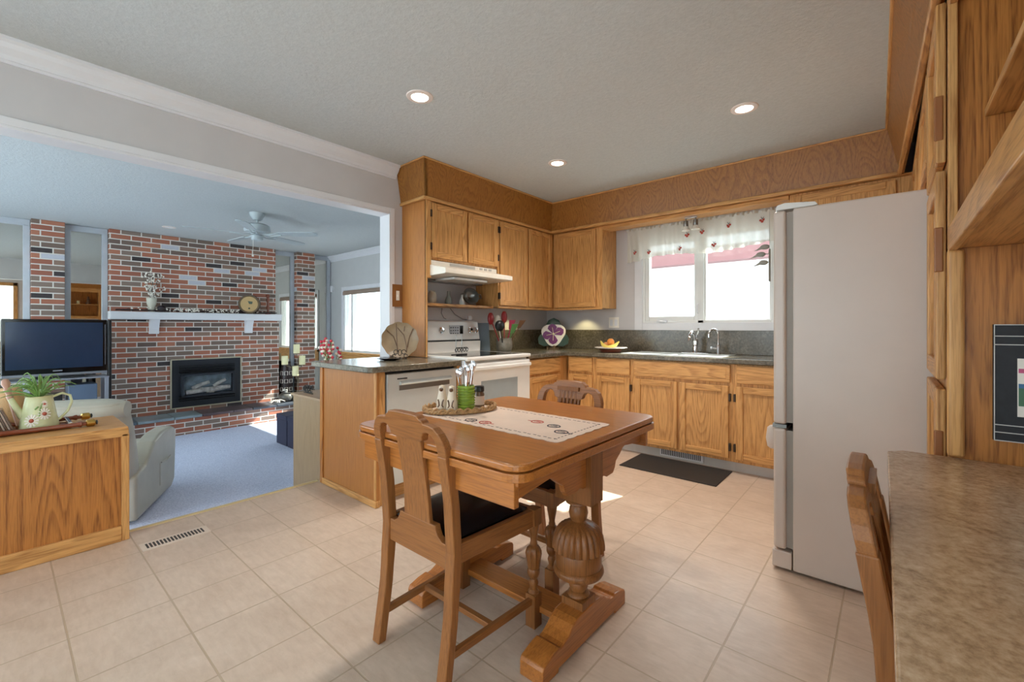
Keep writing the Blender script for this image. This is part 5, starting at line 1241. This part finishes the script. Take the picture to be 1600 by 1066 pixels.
B().box(-8.165, -8.105, 4.155, 4.199, 1.815, 1.935).obj('case', TRIMW, t, bevel=0.008)

# --- recliner
rc = thing('recliner', 'grey leather recliner behind the foreground oak cabinet', 'armchair', (0, 0, 0))
# local: faces +x, side seen from the camera is +y ... floor at 0
b = B().box(-0.36, 0.46, -0.30, 0.30, 0.09, 0.40); b.obj('seat_base', GREYL, rc, bevel=0.04, seg=4)
B().box(-0.25, 0.50, -0.29, 0.29, 0.38, 0.50).obj('seat', GREYL, rc, bevel=0.05, seg=4)
for s in (-1, 1):
    y0 = s * 0.43; yi = s * 0.29
    prof = [(-0.40, 0.03), (0.44, 0.03), (0.52, 0.08), (0.56, 0.50), (0.53, 0.57), (0.44, 0.60), (0.20, 0.60), (0.0, 0.56), (-0.12, 0.48), (-0.20, 0.42), (-0.40, 0.38)]
    a_ = B().prism(prof, 'y', min(y0, yi), max(y0, yi)).obj('arm', GREYL, rc, bevel=0.025, seg=4)
    B().box(0.10, 0.34, s * 0.43 - 0.006, s * 0.43 + 0.012, 0.14, 0.34).obj('side_pocket', GREYL, a_, bevel=0.012, seg=3)
    B().tube([(0.1, s * 0.444, 0.345), (0.22, s * 0.452, 0.335), (0.34, s * 0.444, 0.345)], 0.006, 6).obj('pocket_hem', GREYL, a_)
rs = []
for q in range(9):
    t_ = q / 8; z = 0.30 + 0.68 * t_; x = -0.30 - 0.22 * t_; th = 0.11 + 0.03 * math.sin(PI * t_); hw = 0.405 + 0.01 * math.sin(PI * t_)
    n = 24; ring = []
    for k in range(n):
        a = 2 * PI * k / n; cx_, sy_ = math.cos(a), math.sin(a)
        ring.append((x + th * (abs(cx_) ** 0.55) * (1 if cx_ > 0 else -1), hw * (abs(sy_) ** 0.4) * (1 if sy_ > 0 else -1), z))
    rs.append(ring)
bk_ = B().rings(rs).obj('backrest', GREYL, rc, bevel=0.02, seg=3, smooth=True)
rs = []
for q in range(17):
    y = -0.415 + 0.83 * q / 16; e = 1 - abs(y / 0.415) ** 6 * 0.35
    rs.append([(-0.52 + 0.115 * e * math.cos(2 * PI * k / 20), y, 0.925 + 0.085 * e * math.sin(2 * PI * k / 20)) for k in range(20)])
B().rings(rs).obj('head_roll', GREYL, bk_, smooth=True)
b = B()
for s in (-1, 1): b.box(-0.3, 0.4, s * 0.33 - 0.03, s * 0.33 + 0.03, 0.0, 0.05)
b.obj('base_rail', BLACK, rc)
rc.rotation_euler = (0, 0, math.atan2(0.45, -0.89)); rc.location = (-4.97, 0.50, LF + 0.0005)

# --- foreground oak cabinet at the step
oc = thing('oak_cabinet', 'long oak cabinet with bold grain standing at the carpet step, foreground left', 'cabinet', (-3.37, -0.4, 0))
B().box(-3.24, -3.143, -1.3, 0.462, 0.0005, 0.59).box(-3.60, -3.262, -1.3, 0.462, LF + 0.0005, 0.59).box(-3.262, -3.24, -1.3, 0.462, 0.008, 0.59).obj('body', CZ, oc)
B().box(-3.605, -3.135, -1.3, 0.466, 0.588, 0.61).obj('top', OY, oc, bevel=0.006)
B().box(-3.145, -3.130, -1.3, 0.466, 0.560, 0.60).obj('edge_rail', OY, oc, bevel=0.004)
B().box(-3.145, -3.130, 0.436, 0.468, 0.0005, 0.575).obj('stile', OZ, oc, bevel=0.004)
B().box(-3.145, -3.126, -1.3, 0.436, 0.0005, 0.083).obj('plinth', OY, oc, bevel=0.004)
# tray with turned rails, planter, rack
ZO = 0.611
ty = thing('wooden_tray', 'reddish wooden tray with turned brass-tipped rails on the oak cabinet', 'tray', (-3.40, 0.0, ZO))
B().box(-3.48, -3.31, -0.40, 0.26, ZO, ZO + 0.012).obj('board', COPPER, ty, bevel=0.003)
for x, z in ((-3.30, 0.012), (-3.512, 0.02)):
    pr = [(0.006, -0.45), (0.011, -0.44), (0.011, 0.0), (0.014, 0.01), (0.011, 0.02), (0.011, 0.28), (0.014, 0.285), (0.016, 0.295), (0.01, 0.30), (0.01, 0.315)]
    B().lathe(pr, (x, 0, ZO + z + 0.004), 16, axis='y').obj('rail', COPPER, ty, smooth=True)
    B().lathe([(0.012, 0.312), (0.019, 0.318), (0.019, 0.345), (0.012, 0.352)], (x, 0, ZO + z + 0.006), 16, axis='y').obj('end_knob', GOLD, ty, smooth=True)
    B().lathe([(0.011, 0.352), (0.013, 0.358), (0.002, 0.362)], (x, 0, ZO + z + 0.006), 16, axis='y').obj('knob_tip', BLACK, ty, smooth=True)
B().box(-3.50, -3.30, 0.245, 0.262, ZO + 0.012, ZO + 0.034).obj('chrome_bar', CHROME, ty, bevel=0.004)
wc = thing('watering_can_planter', 'pale green watering can painted with daisies, holding a spider plant', 'planter', (-3.40, 0.145, ZO + 0.0125))
zc = ZO + 0.0125; wx, wy = -3.40, 0.145
CANP = mk('can_pale_green', (206, 206, 160), 0.35, var=0.12, vscale=14)
b = B().lathe([(0.074, 0), (0.076, 0.004), (0.066, 0.06), (0.055, 0.13), (0.050, 0.16), (0.053, 0.165), (0.048, 0.164), (0.05, 0.12), (0.0, 0.12)], (wx, wy, zc), 40); b.obj('body', CANP, wc, smooth=True)
vd = Vector((-wx, -wy, 0)).normalized(); va0 = math.atan2(vd.y, vd.x)
b = B(); 
def canp(da, h, k=1.0):
    r_ = (0.076 - (0.076 - 0.05) * h / 0.16) * k; return Vector((wx + r_ * math.cos(va0 + da), wy + r_ * math.sin(va0 + da), zc + h))
def daisy(b, da, h, s):
    for q in range(12):
        a = 2 * PI * q / 12; b.mi = 0
        b.tube([canp(da + 0.3 * s * math.cos(a) / 0.08, h + 0.35 * s * math.sin(a), 1.005), canp(da + s * math.cos(a) / 0.08, h + s * math.sin(a), 1.01)], [s * .1, s * .16], 5)
    b.mi = 1; b.ball(canp(da, h, 1.0), s * 0.33, n=10)
daisy(b, -0.4, 0.045, 0.032); daisy(b, 0.3, 0.075, 0.03); daisy(b, 0.35, 0.125, 0.018)
b.mi = 2
b.tube([canp(0.0, 0.06, 1.01), canp(0.05, 0.1, 1.01), canp(0.2, 0.13, 1.01)], 0.003, 5); b.tube([canp(-0.25, 0.1, 1.01), canp(-0.05, 0.115, 1.01)], 0.004, 5)
b.obj('painted_daisy', [BONE, mk('daisy_red', (176, 84, 60), 0.5), LEAF], wc, smooth=True)
tang = Vector((-vd.y, vd.x, 0))
b = B().tube([Vector((wx, wy, zc)) + tang * u + Vector((0, 0, v)) for u, v in ((0.05, .155), (0.085, .17), (0.115, .155), (0.122, .12), (0.105, .07), (0.078, .035), (0.07, .03))], 0.006, 8); b.obj('handle', CANP, wc, smooth=True)
b = B().tube([Vector((wx, wy, zc)) - tang * u + Vector((0, 0, v)) for u, v in ((0.055, .06), (0.08, .11), (0.10, .16))], [0.02, 0.013, 0.012], 10); b.obj('spout', CANP, wc, smooth=True)
random.seed(8); b = B()
for k in range(44):
    a = va0 + random.uniform(-PI, PI); L = random.uniform(0.07, 0.17); up = random.uniform(0.04, 0.15)
    p = []
    for q in range(7):
        s_ = q / 6; p.append((wx + L * s_ * math.cos(a) + 0.01 * math.cos(a), wy + L * s_ * math.sin(a), zc + 0.15 + up * math.sin(s_ * 2.3) * 0.9))
    b.tube(p, [0.003, 0.004, 0.004, 0.0035, 0.003, 0.002, 0.001], 5)
b.obj('spider_plant', LEAF, wc, smooth=True)
t = thing('slatted_rack', 'dark slatted rack of pale coasters on the wooden tray', 'rack', (-3.40, 0.02, ZO + 0.0125))
b = B()
for k in range(6): b.box(-3.45, -3.35, -0.035 + k * 0.018, -0.028 + k * 0.018, ZO + 0.02, ZO + 0.125)
b.move(lambda v: (v.x, v.y - (v.z - ZO) * 0.35, v.z)); b.obj('slat', BROWNC, t)
b = B()
for k in range(5): b.box(-3.445, -3.355, -0.026 + k * 0.018, -0.019 + k * 0.018, ZO + 0.02, ZO + 0.118)
b.move(lambda v: (v.x, v.y - (v.z - ZO) * 0.35, v.z)); b.obj('coaster', CREAMC, t)
B().box(-3.455, -3.345, -0.05, 0.062, ZO + 0.0125, ZO + 0.022).obj('base', BROWNC, t, bevel=0.003)
t = tag(B().lathe([(0.07, 0), (0.07, 0.02), (0.06, 0.09), (0.04, 0.12), (0, 0.125)], (-3.60, 0.045, ZO + 0.0), 32).obj('straw_hat', TAN, loc=(-3.60, 0.045, ZO), smooth=True), 'tan straw hat behind the slatted rack on the oak cabinet', 'hat')
for v_ in t.data.vertices: v_.co.z *= 1.75
t = thing('turned_spindle', 'pinkish turned wooden spindle leaning behind the daisy planter', 'spindle', (-3.50, 0.06, ZO))
d_ = Vector((-0.02, -0.05, 0.26)).normalized()
lathe_dir(B(), [(0.008, 0.01), (0.01, 0.14), (0.014, 0.17), (0.01, 0.18), (0.016, 0.2), (0.012, 0.215), (0.018, 0.235), (0.014, 0.255), (0.004, 0.262)], (-3.465, 0.075, ZO + 0.013), d_, 14).obj('body', mk('pink_wood', (196, 146, 124), 0.4), t, smooth=True)

# --- ceiling fan
fx, fy = -5.70, 2.01
t = thing('ceiling_fan', 'pale grey five-blade ceiling fan in the living room', 'ceiling fan', (fx, fy, CZT))
B().lathe([(0.085, -0.002), (0.08, -0.03), (0.05, -0.075), (0.045, -0.085), (0.02, -0.085)], (fx, fy, CZT), 28).obj('canopy', FANM, t, smooth=True)
B().cyl((fx, fy, 2.36), 0.012, 0.06).obj('rod', FANM, t)
B().lathe([(0.03, 2.37), (0.10, 2.365), (0.135, 2.345), (0.14, 2.29), (0.13, 2.272), (0.08, 2.262), (0.07, 2.24), (0.04, 2.235)], (fx, fy, 0), 36).obj('motor_housing', FANM, t, smooth=True)
B().lathe([(0.05, 2.235), (0.06, 2.23), (0.062, 2.18), (0.05, 2.17), (0.0, 2.168)], (fx, fy, 0), 28).obj('switch_housing', FANM, t, smooth=True)
for k in range(5):
    a = R(40.6 + 72 * k); ca, sa = math.cos(a), math.sin(a); tilt = -0.16
    def W_(r_, s_, dz=0): return (fx + r_ * ca - s_ * sa, fy + r_ * sa + s_ * ca, 2.245 + s_ * tilt + dz)
    out = [(0.24, -.045), (0.30, -.058), (0.56, -.066), (0.67, -.064), (0.705, -.045), (0.715, 0), (0.705, .045), (0.67, .064), (0.56, .066), (0.30, .058), (0.24, .045)]
    bl = B().rings([[W_(r_, s_, 0) for r_, s_ in out], [W_(r_, s_, 0.007) for r_, s_ in out]]).obj('blade', FANM, t)
    b = B()
    for s_ in (-1, 1): b.tube([W_(0.07, s_ * 0.015, -0.0), W_(0.15, s_ * 0.03, -0.012), W_(0.22, s_ * 0.03, -0.004), W_(0.28, s_ * 0.012, -0.004)], 0.007, 6)
    b.obj('blade_bracket', FANM, bl, smooth=True)
B().tube([(fx + 0.02, fy - 0.05, 2.19), (fx + 0.02, fy - 0.055, 2.05), (fx + 0.02, fy - 0.055, 1.99)], 0.002, 5).ball((fx + 0.02, fy - 0.055, 1.985), 0.012).obj('pull_chain', BONE, t, smooth=True)
